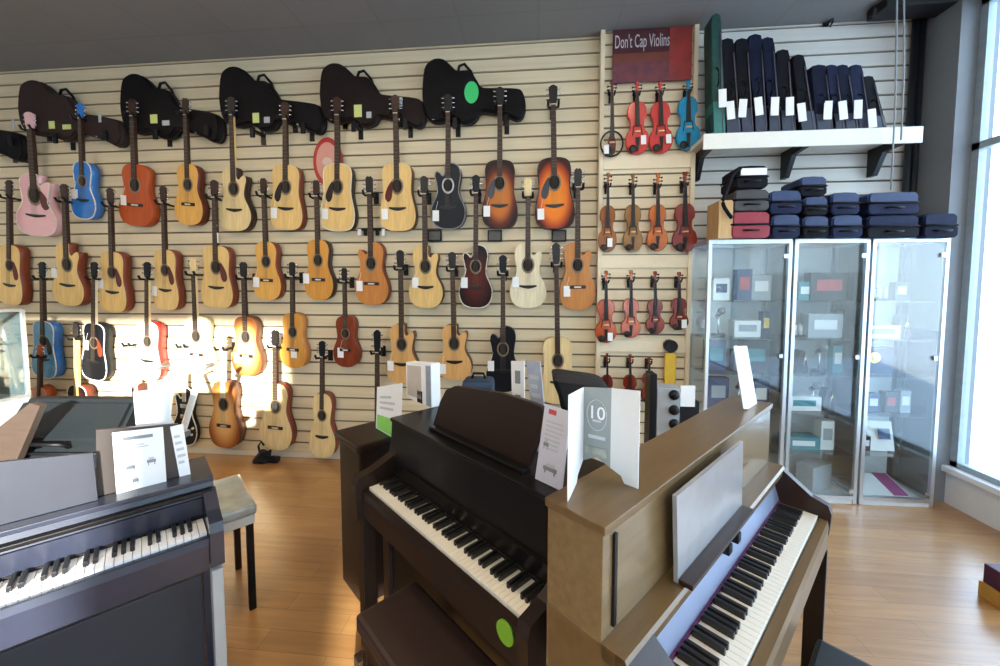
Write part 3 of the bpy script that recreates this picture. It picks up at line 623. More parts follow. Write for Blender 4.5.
# hook above shelf
p=on(1,828,22,D-.03); t=thing('wall_hook','small black hook high on the window-lit slats above the violin cases','hook',None,(p[0],D,p[2]))
m=MB(); m.bb((-.02,-.012,-.02),(.02,0,.06),DARKM); m.build('plate',parent=t); m=MB(); m.tube([(0,-.01,0),(0,-.08,-.01),(-.02,-.11,-.05),(-.03,-.1,-.08)],.008,DARKM,n=6); m.build('arm',parent=t)
# hanging wires and blind cassette
for (a,b,l) in ((897,190,'thin grey cable hanging left of the pair before the window-lit slats'),(904,140,'thin grey cable hanging right of the pair before the window-lit slats')):
    p=on(1,a,0,D-.45); q=on(1,a-(6 if a<900 else 3),b,D-.45)
    m=MB(); m.tube([(p[0],p[1],ZC),(p[0],p[1],p[2]),((p[0]+q[0])/2+.01,p[1],(p[2]+q[2])/2),(q[0],q[1],q[2])],.005,mat('grey cable',(.3,.33,.36),.5,var=.1),n=6)
    tag(m.build('hanging_cable'),l,'cable','hanging cables at the right')
t=thing('blind_cassette','black blind housing under the ceiling by the window','blind',None,(2.5,3.15,ZC))
m=MB(); a=on(2,884,8,ZC-.07); m.bb((a[0]-2.5,a[1]-3.15-.02,-.07),(XR-2.5-.01,.2,-.001),mat('black blind fabric',(.006,.006,.008),.6,var=.2),bev=.01); m.build('housing',parent=t)
m=MB(); m.cyl((a[0]-2.5-.03,a[1]-3.15+.08,-.04),(a[0]-2.5+.02,a[1]-3.15+.08,-.04),.03,DARKM,n=14); m.build('end_cap',parent=t)
# ================================================================== GLASS CABINETS
YC=3.05; YCB=3.41
zct=on(1,830,239,YC)[2]
def gx(px,py=240,y=YC): return on(1,px,py,y)[0]
CX=[(gx(709),gx(793)),(gx(795.5),gx(871)),(gx(873.5),min(gx(951),XR-.12))]
CL=['left glass showcase tower with aluminium frame, nearest the violins','middle glass showcase tower with aluminium frame','right glass showcase tower with aluminium frame, beside the window']
SHELVES=[]
CARPETG=mat('grey cabinet base',(.7,.76,.8),.5,var=.1)
for i,(x0,x1) in enumerate(CX):
    t=thing('glass_cabinet',CL[i],'display cabinet','glass showcase towers',((x0+x1)/2,YC,0))
    w=(x1-x0)/2; dd=YCB-YC; f=.024
    def fb(a,b,name='frame'): pass
    m=MB()
    for sx in (-1,1):
        for yy in (f/2,dd-f/2): m.box((sx*(w-f/2),yy,zct/2),(f,f,zct-.01),ALU,bev=.002)
    for z in (.05,zct-.015):
        for yy in (f/2,dd-f/2): m.box((0,yy,z),(2*w-2*f,f,f),ALU)
        for sx in (-1,1): m.box((sx*(w-f/2),dd/2,z),(f,dd-2*f,f),ALU)
    m.build('frame',parent=t)
    m=MB(); m.bb((-w+.005,.01,.0),(w-.005,dd-.005,.045),CARPETG); m.build('plinth',parent=t)
    m=MB(); m.bb((-w+f,.003,.07),(w-f,.009,zct-.03),GLASS); d=m.build('door',parent=t)
    m=MB(); m.box((w-f-.03,-.004,1.1),(.025,.012,.03),CHROME,bev=.003); m.build('lock',parent=d)
    for z in (.1,zct-.12):
        m=MB(); m.box((w-f-.02,-.003,z),(.03,.01,.03),CHROME,bev=.002); m.build('hinge',parent=d)
    for sx in (-1,1):
        m=MB(); m.bb((sx*(w-.012)-.003,f,.07),(sx*(w-.012)+.003,dd-f,zct-.03),GLASS); m.build('side_pane',parent=t)
    m=MB(); m.bb((-w+f,dd-.012,.07),(w-f,dd-.006,zct-.03),mat('pale cabinet back',(.8,.88,.92),.25,var=.05)); m.build('back_panel',parent=t)
    m=MB(); m.bb((-w+.002,.002,zct-.004),(w-.002,dd-.002,zct+.004),ALU); m.build('top_panel',parent=t)
    sz_=[.36,.66,.95,1.22,1.50]
    for z in sz_:
        m=MB(); m.bb((-w+f*.6,.03,z-.004),(w-f*.6,dd-.02,z+.004),GLASS); m.build('shelf',parent=t)
    SHELVES.append((x0+.05,x1-.05,[.045]+sz_))
PAL=[mat('navy gift box',(.02,.05,.16),.4,var=.3),mat('white gift box',(.8,.84,.86),.4,var=.05),mat('teal gift box',(.05,.28,.34),.4,var=.2),mat('black gift box',(.015,.016,.02),.3,var=.2),mat('red gift box',(.5,.06,.06),.4,var=.1),mat('gold brass',(.75,.5,.12),.25,metal=.9,var=.1),mat('grey gift box',(.35,.4,.44),.4,var=.1),mat('purple leaflet print',(.35,.06,.25),.5,var=.2)]
ordn=['bottom','second','third','fourth','fifth','top']
def in_cab(ci,si,u,name,label,cat,builder,dy=.14):
    x0,x1,zz=SHELVES[ci]; x=x0+(x1-x0)*u; t=thing(name,label,cat,'goods in the glass cabinets',(x,YC+dy,zz[si]+.006)); builder(t); return t
def bxs(w,d,h,m1,m2=None,rz=0):
    def f(t):
        nonlocal_w,h2=w*1.2,min(h*1.4,.24); m=MB(); m.box((0,0,h2/2),(nonlocal_w,d,h2),m1,bev=.003,rot=Matrix.Rotation(rz,3,'Z')); m.build('box_body',parent=t)
        if m2 and not rz: m=MB(); m.box((0,-d/2-.001,h2*.55),(w*.8,.003,h2*.4),m2); m.build('front_print',parent=t)
    return f
def micro(t):
    m=MB(); m.cyl((0,0,0),(0,0,.02),.05,BLACK,n=16); m.build('base',parent=t)
    m=MB(); m.cyl((0,0,.02),(0,0,.17),.008,CHROME); m.build('stem',parent=t)
    m=MB(); m.cyl((0,.03,.15),(0,-.03,.19),.014,BLACK,r2=.02); m.ball((0,-.04,.198),.03,mat('steel mesh',(.3,.32,.35),.4,metal=.8,var=.5,scale=200)); m.build('microphone_head',parent=t)
def metro(t):
    m=MB(); m.prism([(-.045,0),(.045,0),(.018,.17),(-.018,.17)],-.035,.035,DKS); m.build('case',parent=t)
    m=MB(); m.cyl((0,-.04,.03),(.02,-.04,.15),.003,CHROME,n=6); m.box((.014,-.042,.11),(.016,.006,.014),PAL[5]); m.build('pendulum',parent=t)
def cymb(t):
    m=MB(); m.box((0,.02,.1),(.22,.03,.2),PAL[0],bev=.003); m.build('box_body',parent=t)
    m=MB(); m.cyl((-.03,-.004,.12),(-.03,.006,.12),.042,PAL[5],n=24); m.cyl((-.03,-.008,.12),(-.03,0,.12),.016,mat('cream disc centre',(.85,.75,.5),.4,var=.05),n=16); m.build('round_emblem',parent=t)
def sheetstand(t):
    m=MB(); m.box((0,0,.11),(.18,.006,.22),WHITEP,rot=Matrix.Rotation(-.2,3,'X')); m.build('card',parent=t)
    m=MB(); m.box((.02,-.012,.13),(.08,.005,.08),PAL[0],rot=Matrix.Rotation(-.2,3,'X')); m.build('printed_picture',parent=t)
def pinkbook(t):
    m=MB(); m.box((0,0,.045),(.32,.22,.012),WHITEP,rot=Matrix.Rotation(.35,3,'X')); m.build('cover',parent=t)
    m=MB(); m.box((.1,0,.052),(.1,.22,.006),PAL[7],rot=Matrix.Rotation(.35,3,'X')); m.build('printed_strip',parent=t)
    m=MB(); m.box((0,.07,.035),(.2,.02,.07),BLACK); m.build('stand',parent=t)
def pegs(col):
    def f(t):
        m=MB()
        m.box((0,0,.008),(.12,.06,.016),BLACK,bev=.003); m.build('tray',parent=t)
        for k in range(3):
            m=MB(); m.cyl((-.04+.04*k,0,.016),(-.04+.04*k,0,.09),.013,col,n=10); m.cyl((-.04+.04*k,0,.09),(-.04+.04*k,0,.1),.015,CHROME,n=10); m.build('bottle',parent=t)
    return f
cabn=['left','middle','right']
items=[
(0,4,.9,'gift_box','small navy box at the right of the fifth shelf of the left cabinet','box',bxs(.05,.06,.14,PAL[0],PAL[5])),
(0,3,.42,'metronome','dark metronome in the middle of the fourth shelf of the left cabinet','metronome',metro),
(0,1,.15,'gift_box','black box at the left on the second shelf of the left cabinet','box',bxs(.12,.08,.13,PAL[3],PAL[6])),
(1,4,.88,'gift_box','black upright box at the right of the fifth shelf of the middle cabinet','box',bxs(.05,.06,.15,PAL[3],PAL[1])),
(1,3,.88,'gift_box','teal upright box at the right of the fourth shelf of the middle cabinet','box',bxs(.06,.06,.15,PAL[2],PAL[1])),
(1,2,.52,'microphone','microphone on a base on the third shelf of the middle cabinet','microphone',micro),
(2,5,.62,'gift_box','small black box on the top shelf of the right cabinet','box',bxs(.07,.06,.1,PAL[3],PAL[1])),
(2,4,.68,'metronome','metronome on the fifth shelf of the right cabinet','metronome',metro),
(2,2,.8,'gift_box','grey box at the right of the third shelf of the right cabinet','box',bxs(.06,.06,.12,PAL[6],PAL[1])),
(2,1,.15,'gift_box','black box left of the picture card in the right cabinet','box',bxs(.06,.06,.08,PAL[3],PAL[1])),
(0,5,.2,'string_box','stack of white string boxes on the top shelf of the left cabinet','box',bxs(.1,.07,.12,PAL[1],PAL[0])),
(0,5,.55,'gift_box','red and navy box on the top shelf of the left cabinet','box',bxs(.09,.07,.17,PAL[0],PAL[4])),
(0,5,.8,'gift_box','grey box on the top shelf of the left cabinet','box',bxs(.12,.07,.14,PAL[6],PAL[1])),
(0,4,.2,'microphone','microphone on a round base on the fifth shelf of the left cabinet','microphone',micro),
(0,4,.6,'gift_box','wide white box on the fifth shelf of the left cabinet','box',bxs(.16,.1,.09,PAL[1],PAL[6])),
(0,3,.15,'gift_box','navy box at the left on the fourth shelf of the left cabinet','box',bxs(.12,.08,.2,PAL[0],PAL[2])),
(0,3,.75,'gift_box','black box at the right on the fourth shelf of the left cabinet','box',bxs(.17,.08,.19,PAL[3],PAL[2])),
(0,2,.2,'gift_box','navy box at the left on the third shelf of the left cabinet','box',bxs(.13,.08,.18,PAL[0],PAL[6])),
(0,2,.55,'microphone','microphone standing on the third shelf of the left cabinet','microphone',micro),
(0,2,.85,'gift_box','navy box at the right on the third shelf of the left cabinet','box',bxs(.1,.08,.16,PAL[0],PAL[1])),
(0,1,.6,'polish_set','row of small bottles low in the left cabinet','polish set',pegs(PAL[2])),
(1,5,.25,'gift_box','small teal box on the top shelf of the middle cabinet','box',bxs(.08,.06,.1,PAL[2],PAL[1])),
(1,5,.65,'gift_box','wide black box with a red front on the top shelf of the middle cabinet','box',bxs(.22,.08,.15,PAL[3],PAL[4])),
(1,4,.6,'gift_box','wide grey box on the fifth shelf of the middle cabinet','box',bxs(.2,.1,.13,PAL[6],PAL[1])),
(1,4,.15,'polish_set','row of small bottles on the fifth shelf of the middle cabinet','polish set',pegs(PAL[1])),
(1,3,.25,'metronome','pyramid metronome at the left on the fourth shelf of the middle cabinet','metronome',metro),
(1,3,.6,'microphone','microphone on a base on the fourth shelf of the middle cabinet','microphone',micro),
(1,2,.3,'gift_box','white box on the third shelf of the middle cabinet','box',bxs(.2,.1,.08,PAL[1],PAL[2])),
(1,2,.75,'metronome','pyramid metronome at the right on the third shelf of the middle cabinet','metronome',metro),
(1,1,.3,'gift_box','teal box on the second shelf of the middle cabinet','box',bxs(.2,.12,.07,PAL[2],PAL[1])),
(1,1,.75,'gift_box','white upright box on the second shelf of the middle cabinet','box',bxs(.08,.08,.16,PAL[1],PAL[6])),
(1,0,.2,'polish_set','row of dark bottles on the floor of the middle cabinet','polish set',pegs(PAL[3])),
(1,0,.6,'gift_box','tilted grey box on the floor of the middle cabinet','box',bxs(.2,.12,.14,PAL[6],PAL[1],.5)),
(2,5,.3,'polish_set','row of pale bottles on the top shelf of the right cabinet','polish set',pegs(PAL[1])),
(2,4,.3,'gift_box','low white box on the fifth shelf of the right cabinet','box',bxs(.2,.1,.07,PAL[1],PAL[6])),
(2,3,.35,'gift_box','navy box with a round gold emblem in the right cabinet','box',cymb),
(2,2,.25,'gift_box','small navy box on the third shelf of the right cabinet','box',bxs(.07,.06,.1,PAL[0],PAL[1])),
(2,2,.55,'gift_box','small dark box on the third shelf of the right cabinet','box',bxs(.07,.06,.11,PAL[3],PAL[4])),
(2,1,.45,'picture_card','white card with a dark blue picture in the right cabinet','card',sheetstand),
(2,0,.42,'brochure','white and magenta brochure on a stand on the floor of the right cabinet','brochure',pinkbook),
]
for a in items: in_cab(a[0],a[1],a[2],a[3],a[4],a[5],a[6])
# ---- stacked soft cases on top of the cabinets
BLUF=mat('blue case piping',(.014,.034,.12),.5,var=.3,bump=.1); GRYF=mat('grey case fabric',(.05,.047,.047),.6,var=.2,bump=.1); REDF=mat('red case fabric',(.3,.02,.035),.5,var=.2,bump=.1)
def soft(label,x0,x1,yt,yb_,mband,mlow,tilt=0,tagw=False):
    Y=2.99; a=on(1,x0,yb_,Y); b=on(1,x1,yt,Y); W=b[0]-a[0]; hh=b[2]-a[2]; z0=a[2]
    t=thing('instrument_case',label,'instrument case','soft cases stacked on the cabinets',((a[0]+b[0])/2,Y,z0))
    h2=hh/2
    def prof(s,dz0,dz1): # rounded rectangle, domed top
        w=W/2*s; r=min((dz1-dz0)*.3,.018)
        P=[(-w+r,dz0),(w-r,dz0),(w,dz0+r),(w,dz1-r),(w-r*1.2,dz1),(0,dz1+.004),(-w+r*1.2,dz1),(-w,dz1-r),(-w,dz0+r)]
        return P
    M=Matrix.Rotation(tilt,3,'Y')
    m=MB(); m.prism(prof(1,.002,hh*.53),0,.24,mlow,mlow)
    bmesh.ops.recalc_face_normals(m.bm,faces=m.bm.faces[:])
    bmesh.ops.bevel(m.bm,geom=list(set(e for f in m.bm.faces if len(f.verts)>6 for e in f.edges)),offset=.006,segments=2,affect='EDGES'); m.build('lower_shell',parent=t)
    m=MB(); m.prism(prof(.985,hh*.47,hh*.995),.004,.236,mband,mband)
    bmesh.ops.recalc_face_normals(m.bm,faces=m.bm.faces[:])
    bmesh.ops.bevel(m.bm,geom=list(set(e for f in m.bm.faces if len(f.verts)>6 for e in f.edges)),offset=.01,segments=2,affect='EDGES'); m.build('upper_shell',parent=t)
    w=W/2
    m=MB(); m.tube([(-w-.002,.23,hh*.52),(-w-.002,.01,hh*.52),(-w+.02,-.006,hh*.52),(w-.02,-.006,hh*.52),(w+.002,.01,hh*.52),(w+.002,.23,hh*.52)],.008,BLKF,n=5); m.build('zip',parent=t)
    m=MB(); m.tube([(-.05,-.002,hh*.3),(-.04,-.03,hh*.28),(.04,-.03,hh*.28),(.05,-.002,hh*.3)],.007,BLACK,n=5); m.build('handle',parent=t)
    if tagw: m=MB(); m.bb((-w*.8,-.02,hh*.55),(w*.8,-.0095,hh*.85),WHITEP); m.build('white_label',parent=t)
soft('red soft case at the bottom of the leftmost stack on the cabinets',732,771,211.5,238,REDF,REDF)
soft('grey soft case in the middle of the leftmost stack',734,770,189,211,GRYF,GRYF)
soft('black soft case with white label on top of the leftmost stack',736,769,165,188.5,BLKF,BLKF,0,True)
soft('blue-banded case at the bottom of the stack beside the red one',772,801,214.5,238,BLUF,NAVYL)
soft('blue-banded case on top of the two-high stack beside the red one',770,803,190,214,BLUF,NAVYL)
soft('dark blue case at the bottom of the three-high blue stack',803,830,216,238,BLUF,BLKF)
soft('dark blue case in the middle of the three-high blue stack',804,829,196.5,215.5,BLUF,BLKF)
soft('dark blue case on top of the three-high blue stack',800,828,176,196,BLUF,BLKF)
soft('blue case at the bottom of the two-high stack left of the widest one',832,864,215,238,BLUF,NAVYL)
soft('blue case on top of the two-high stack left of the widest one',831,861,192,214.5,BLUF,NAVYL)
soft('wide navy case at the bottom of the widest stack',867,921,215,238,NAVYL,BLKF)
soft('wide navy case on top of the widest stack',868,921,191.5,214.5,BLUF,NAVYL)
soft('single navy case at the right end of the cabinet tops by the column',923.5,960,213,238,NAVYL,NAVY)
# strap of the topmost case
m=MB(); P=[on(1,a,b,2.97) for a,b in ((741,168),(733,175),(727,190),(723,203),(728,213),(732,218))]
m.tube([tuple(p) for p in smoothloop(P,4,False)],.013,BLKF,n=6); tag(m.build('carrying_strap'),'black strap looping down the left side of the topmost black case','strap')
a=on(1,712,238,3.1); b=on(1,727,203,3.1)
m=MB(); m.bb((a[0],3.0,zct+.006),(b[0],3.2,b[2]),wood('raw pine',(.62,.4,.18)),bev=.004); tag(m.build('wooden_block'),'raw pine block standing on the left cabinet top beside the soft cases','block')
# ================================================================== PIANOS
def frame(yaw,along,perp):
    ca,sa_=math.cos(yaw),math.sin(yaw)
    return (ca*along-sa_*perp, sa_*along+ca*perp, 0)
WK=None;BKm=None
def piano(name,label,yaw,along,perp,Lk,m_body,m_in,zt,yt,depth,wkey,strip,ext=(.045,.045),boxy=False,zl=.91,low_z=(.12,.56),low_y=.30,felt=None,foot=True,panelm=None,legs=None,arm=None,armlow=.125,armf=0):
    """origin: player's left end of the white key fronts. x right, y away from the player"""
    o=frame(yaw,along,perp); t=thing(name,label,'digital piano',None,o,yaw)
    KD=.112; zk=.78; e0,e1=ext
    # keys
    wk=Lk/52; 
    m=MB(); m.box((0,KD/2,-.012),(wk*.94,KD,.024),wkey,bev=.0015); k0=m.build('white_key',parent=t); k0.location=(wk*.5,0,zk)
    for i in range(1,52):
        c=k0.copy(); COL.objects.link(c); c.parent=t; c.location=(wk*(i+.5),0,zk)
    m=MB(); m.box((0,KD*.66,.006),(wk*.56,KD*.64,.018),BKEY,bev=.002); b0=None
    for i in range(51):
        if (i-0)%7 in (0,2,3,5,6):   # A# ; C# D# ; F# G#
            x=wk*(i+1)
            if b0 is None: b0=m.build('black_key',parent=t); c=b0
            else: c=b0.copy(); COL.objects.link(c); c.parent=t
            c.location=(x,0,zk)
    # key bed with slip
    m=MB(); m.prism([(-.028,zk-.115),(-.032,zk-.03),(-.028,zk-.008),(-.004,zk-.008),(-.004,zk-.028),(yt-.0,zk-.028),(yt+.0,zk-.10),(.02,zk-.115)],-.001,Lk+.001,m_body,ax='x'); m.build('keybed',parent=t)
    # felt strip + fallboard
    m=MB(); m.bb((0,KD,zk-.02),(Lk,KD+.006,zk+.008),felt or PINK_R); m.build('felt_strip',parent=t)
    m=MB(); m.prism([(KD+.006,zk-.02),(KD+.006,zk+.012),(yt-.03 if not boxy else yt-.012,zl-.006),(yt+.0,zl-.006),(yt,zk-.02)],0.0,Lk,strip,ax='x'); fbd=m.build('fallboard',parent=t)
    # cheeks (arms) either side of keys
    for s,(xa_,xb_) in enumerate(((-e0,-.002),(Lk+.002,Lk+e1))):
        m=MB(); pr=[(-.05+armf,zk-armlow),(-.055+armf,zk+.015),(-.045+armf,zk+.045),(.02,zk+.06),(yt-(.02 if not boxy else .045),zl+.02 if not boxy else zl),*([(yt-.0,zt-.06)] if not boxy else []),(yt+(depth*.7 if not boxy else -.03),zt-.06 if not boxy else zl),(yt+(depth*.7 if not boxy else -.03),zk-.125),(.05,zk-.125),(.04,zk-armlow)]
        m.prism(pr,xa_,xb_,arm or m_body,ax='x'); m.build('side_arm',parent=t)
        # leg post
        m=MB(); m.bb((xa_+.003,-.03,.03 if foot else 0),(xb_-.003,.03,zk-.125),legs or m_body,bev=.004)
        m.build('leg',parent=t)
        m=MB(); m.bb((xa_,low_y-.02 if not boxy else yt-.03,0),(xb_,yt+depth,zk-.125 if not boxy else zl),m_body,bev=.003); m.build('side_panel',parent=t)
        if foot: m=MB(); m.bb((xa_-.004,-.06,0),(xb_+.004,low_y-.02,.05),m_body,bev=.006); m.build('foot',parent=t)
    # cabinet top
    if boxy:
        m=MB(); m.bb((-e0-.045 if e0<.09 else -e0,yt,zl),(Lk+e1,yt+depth,zt-.018),m_in,bev=.002); m.build('cabinet',parent=t)
        m=MB(); m.bb((-e0-.05 if e0<.09 else -e0-.004,yt-.006,zt-.018),(Lk+e1+.004,yt+depth+.005,zt),m_body,bev=.002); m.build('top_board',parent=t)
        m=MB(); m.prism([(yt-.052,zl-.03),(yt-.055,zl-.008),(yt-.05,zl+.001),(yt,zl+.001),(yt,zl-.03)],-e0,Lk+e1,m_body,ax='x'); m.build('ledge',parent=t)
        m=MB(); m.bb((-e0,yt,zk-.12),(Lk+e1,yt+depth,zl),m_in); m.build('rear_panel',parent=t)
    else:
        m=MB(); m.prism([(yt-.018,zl-.006),(yt-.006,zt-.004),(yt,zt),(yt+depth,zt),(yt+depth,zk-.12),(yt+.01,zk-.12),(yt,zl-.006)],-e0*.9,Lk+e1*.9,m_in,m_in,ax='x'); m.build('cabinet',parent=t)
        m=MB(); m.bb((-e0*.9,yt-.016,zt-.003),(Lk+e1*.9,yt+depth+.004,zt+.013),m_in,bev=.003); m.build('top_board',parent=t)
    m=MB(); m.bb((0,low_y,low_z[0]),(Lk,low_y+.02,low_z[1]),panelm or m_in,bev=.002); m.build('lower_panel',parent=t)
    # pedals
    m=MB(); m.bb((Lk*.5-.14,low_y-.03,.03),(Lk*.5+.14,low_y+.0,.11),m_body,bev=.003); bx_=m.build('pedal_box',parent=t)
    for k in (-1,0,1):
        m=MB(); m.box((Lk*.5+k*.07,low_y-.08,.045),(.026,.12,.01),PAL[5],bev=.003); m.build('pedal',parent=bx_)
    return t
BRN=wood('dark brown piano veneer',(.02,.011,.008),.35,axis='x',spec=.3); BRN2=mat('near black piano satin',(.006,.005,.005),.3,var=.2,spec=.3)
WAL=wood('walnut piano veneer',(.15,.092,.038),.28,axis='x',spec=.5); WALL_=wood('window-lit walnut front veneer',(.2,.135,.065),.22,axis='x',coat=.3,spec=.6); WALD=wood('dark walnut piano side',(.03,.014,.009),.35,axis='x')  # front veneer lighter than the body: window light painted into its colour
SATB=mat('blue black piano satin',(.026,.03,.05),.25,var=.1,coat=.2); SATB2=mat('charcoal piano panel',(.04,.048,.062),.3,var=.1)
PURP=mat('purple felt',(.12,.02,.1),.8,var=.2); LILAC=mat('lilac metal control strip',(.34,.38,.52),.3,metal=.4,var=.05)
# middle piano
YM=R(-41.7)
mp=piano('upright_piano','dark brown digital piano in the middle, keys facing left, dark music rest up',YM,-1.523,.678,.905,BRN,BRN2,1.02,.137,.28,IVORY,BRN2,ext=(.05,.04),zl=.86,low_y=.10,low_z=(.05,.655))
m=MB(); m.bb((.3,.128,.925),(.375,.1315,.94),PAL[5]); m.build('maker_mark',parent=mp,mw=mp.matrix_basis@Matrix())
def local(tf,px,py,yl):
    """point of the pixel ray on the plane y=yl of object frame tf"""
    Mi=tf.matrix_basis.inverted(); o=Mi@Vector((0,0,H)); r=Mi.to_3x3()@ray(px,py); k=(yl-o[1])/r[1]; return o+r*k
# its music rest: dark board with rounded upper corners leaning back
zr=1.035
P=[local(mp,a,b,.20) for a,b in ((433,430),(440,402),(446,390),(455,386),(500,393),(530,402),(541,407),(545,413),(536,445),(527,470))]
xs=[p[0] for p in P]; P2=[(p[0],max(p[2],zr)) for p in P]; P2[0]=(P2[0][0],zr); P2[-1]=(P2[-1][0],zr)
m=MB(); m.prism(P2,.20,.216,wood('dark brown rest veneer',(.026,.014,.01),.35,axis='x',spec=.3)); m.build('music_rest',parent=mp)
m=MB(); m.bb((min(xs)+.02,.165,zr-.001),(max(xs)-.06,.2,zr+.012),BRN2,bev=.003); m.build('rest_ledge',parent=mp)
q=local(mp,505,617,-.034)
m=MB(); m.prism([(q[0]+.03*math.cos(i*PI/10),min(q[2],.74)+.03*math.sin(i*PI/10)) for i in range(20)],-.036,-.03,mat('painted lime reflection',(.16,.36,.02),.5,var=.1)); m.build('sticker',parent=mp)  # a blurred green reflection, painted on the key slip as a round patch
# right piano
YR=R(48)
rp=piano('upright_piano','walnut brown digital piano at the right, long flat top, keys facing the window',YR,.735,.233,1.04,WAL,WALL_,1.15,.164,.137,IVORY,LILAC,ext=(.104,.03),boxy=True,zl=.915,felt=PURP,legs=BRN2,panelm=BRN2,arm=WALD,armlow=.06,armf=.018)
# thin vertical front trims of the cabinet face
m=MB()
for x in (-.07,): m.bb((x,.158,.93),(x+.01,.164,1.12),BRN2)
m.build('face_groove',parent=rp)
P=[local(rp,a,b,.15) for a,b in ((671,487),(744,422),(742,500),(681,561))]
zb_=.918; 
m=MB(); x0_,x1_=P[0][0],P[0][0]+.46
m.prism([(x0_,zb_),(x0_+.46,zb_),(x0_+.45,zb_+.215),(x0_-.02,zb_+.215)],.128,.138,mat('grey brown music rest',(.3,.3,.31),.2,var=.1,coat=.3)); m.build('music_rest',parent=rp)
m=MB(); m.bb((x0_,.095,zb_-.001),(x0_+.46,.128,zb_+.012),WALD,bev=.003); m.build('rest_ledge',parent=rp)
for (a,b) in ((724,562),(733,549)):
    q=local(rp,a,b,.128); m=MB(); m.box((q[0],.125,.862),(.03,.03,.03),BLACK,bev=.006); m.build('control_knob',parent=rp)
# left piano
lp=piano('upright_piano','blue-black digital piano at the left, white keys lit, papers on its rest',YR,.139-1.06,1.607,1.06,SATB,SATB,.905,.135,.22,WKEY,SATB,ext=(.04,.04),zl=.862,low_z=(.1,.49),low_y=.25,armlow=.10,foot=True,panelm=SATB2,legs=mat('pale grey leg edge',(.42,.45,.46),.35,var=.08))
# second and third line of the folded lid
m=MB(); m.bb((-.03,.098,.868),(1.09,.128,.882),BRN2,bev=.003); m.build('folded_lid',parent=lp)
# boards standing on the left piano: wide glossy rest + brown board
def board(px4,yl,th,mm,name,parent=None,tf=lp,zmin=None,lean=.0):
    P=[local(tf,a,b,yl) for a,b in px4]; P=[(p[0],max(p[2],zmin) if zmin else p[2]) for p in P]
    m=MB(); m.prism(P,yl,yl+th,mm); return m.build(name,parent=parent) if parent else (m,P)
board(((-60,545),(98,504),(93,453),(-60,468)),.17,.012,mat('grey glossy rest',(.035,.038,.05),.3,var=.06,coat=.3),'music_rest',lp,zmin=.92)
board(((97,504),(190,482),(178,424),(96,430)),.20,.014,mat('taupe rest board',(.05,.04,.035),.35,var=.06),'rest_board',lp,zmin=.92)
# ================================================================== LEAFLETS, PAPERS
INKG=mat('grey ink',(.25,.27,.29),.6,var=.2); INKL=mat('light grey ink',(.55,.57,.6),.6,var=.1)
def leaflet(label,px4,yl,tf,marks=(),mm=None,name='leaflet',th=.003,cat='leaflet',zmin=None,group='leaflets on the pianos',lean=0):
    P=[local(tf,a,b,yl) for a,b in px4]; cx=sum(p[0] for p in P)/4; zb=min(p[2] for p in P)
    if zmin is not None:
        P=[Vector((p[0],p[1],max(p[2],zmin))) for p in P]
        low=sorted(range(4),key=lambda i:P[i][2])[:2]
        for i in low: P[i][2]=zmin
        zb=zmin
    Mw=tf.matrix_basis@Matrix.Translation((cx,yl,zb))
    t=thing(name,label,cat,group,mw=Mw)
    m=MB(); m.prism([(p[0]-cx,p[2]-zb) for p in P],0,th,mm or WHITEP); m.build('sheet',parent=t)
    # marks in unit square: (u0,v0,u1,v1,mat)
    if marks:
        def bil(u,v):
            a=P[0].lerp(P[1],u); b=P[3].lerp(P[2],u); p=a.lerp(b,v); return (p[0]-cx,p[2]-zb)
        for (u0,v0,u1,v1,mk) in marks:
            m=MB(); m.prism([bil(u0,v0),bil(u1,v0),bil(u1,v1),bil(u0,v1)],-.0012,0.0005,mk); m.build('printed_mark',parent=t)
    return t,P,cx,zb
def lines(n,v0,v1,u0=.15,u1=.85,k=INKL):
    return [(u0,v0+(v1-v0)*i/n,u1-random.random()*.25,v0+(v1-v0)*(i+.4)/n,k) for i in range(n)]
piano_icon=lambda u,v,s=.09:[(u-s,v-.02,u+s,v+.03,INKG),(u-s*.6,v+.03,u+s*.6,v+.07,INKL),(u-s*.8,v-.06,u-s*.6,v-.02,INKG),(u+s*.6,v-.06,u+s*.8,v-.02,INKG)]
# px order: bottom-left, bottom-right, top-right, top-left
leaflet('large white sheet with small piano drawings leaning on the left piano',((117,502),(167,489),(163,427),(112,433)),.185,lp,[(.18,.86,.78,.91,INKG)]+lines(2,.72,.8,.35,.7)+piano_icon(.3,.42)+piano_icon(.72,.46)+piano_icon(.38,.2,.06),zmin=.905)
leaflet('plain white sheet standing behind the large one on the left piano',((138,440),(171,432),(170,387),(133,392)),.34,lp,zmin=.905)
leaflet('narrow white card leaning right of the large sheet on the left piano',((180,476),(191,473),(183,424),(170,427)),.196,lp,lines(5,.3,.9),zmin=.905)
leaflet('flat white strip of paper at the right end of the left piano',((184,489),(205,483),(204,477),(183,482)),.15,lp,zmin=.905)
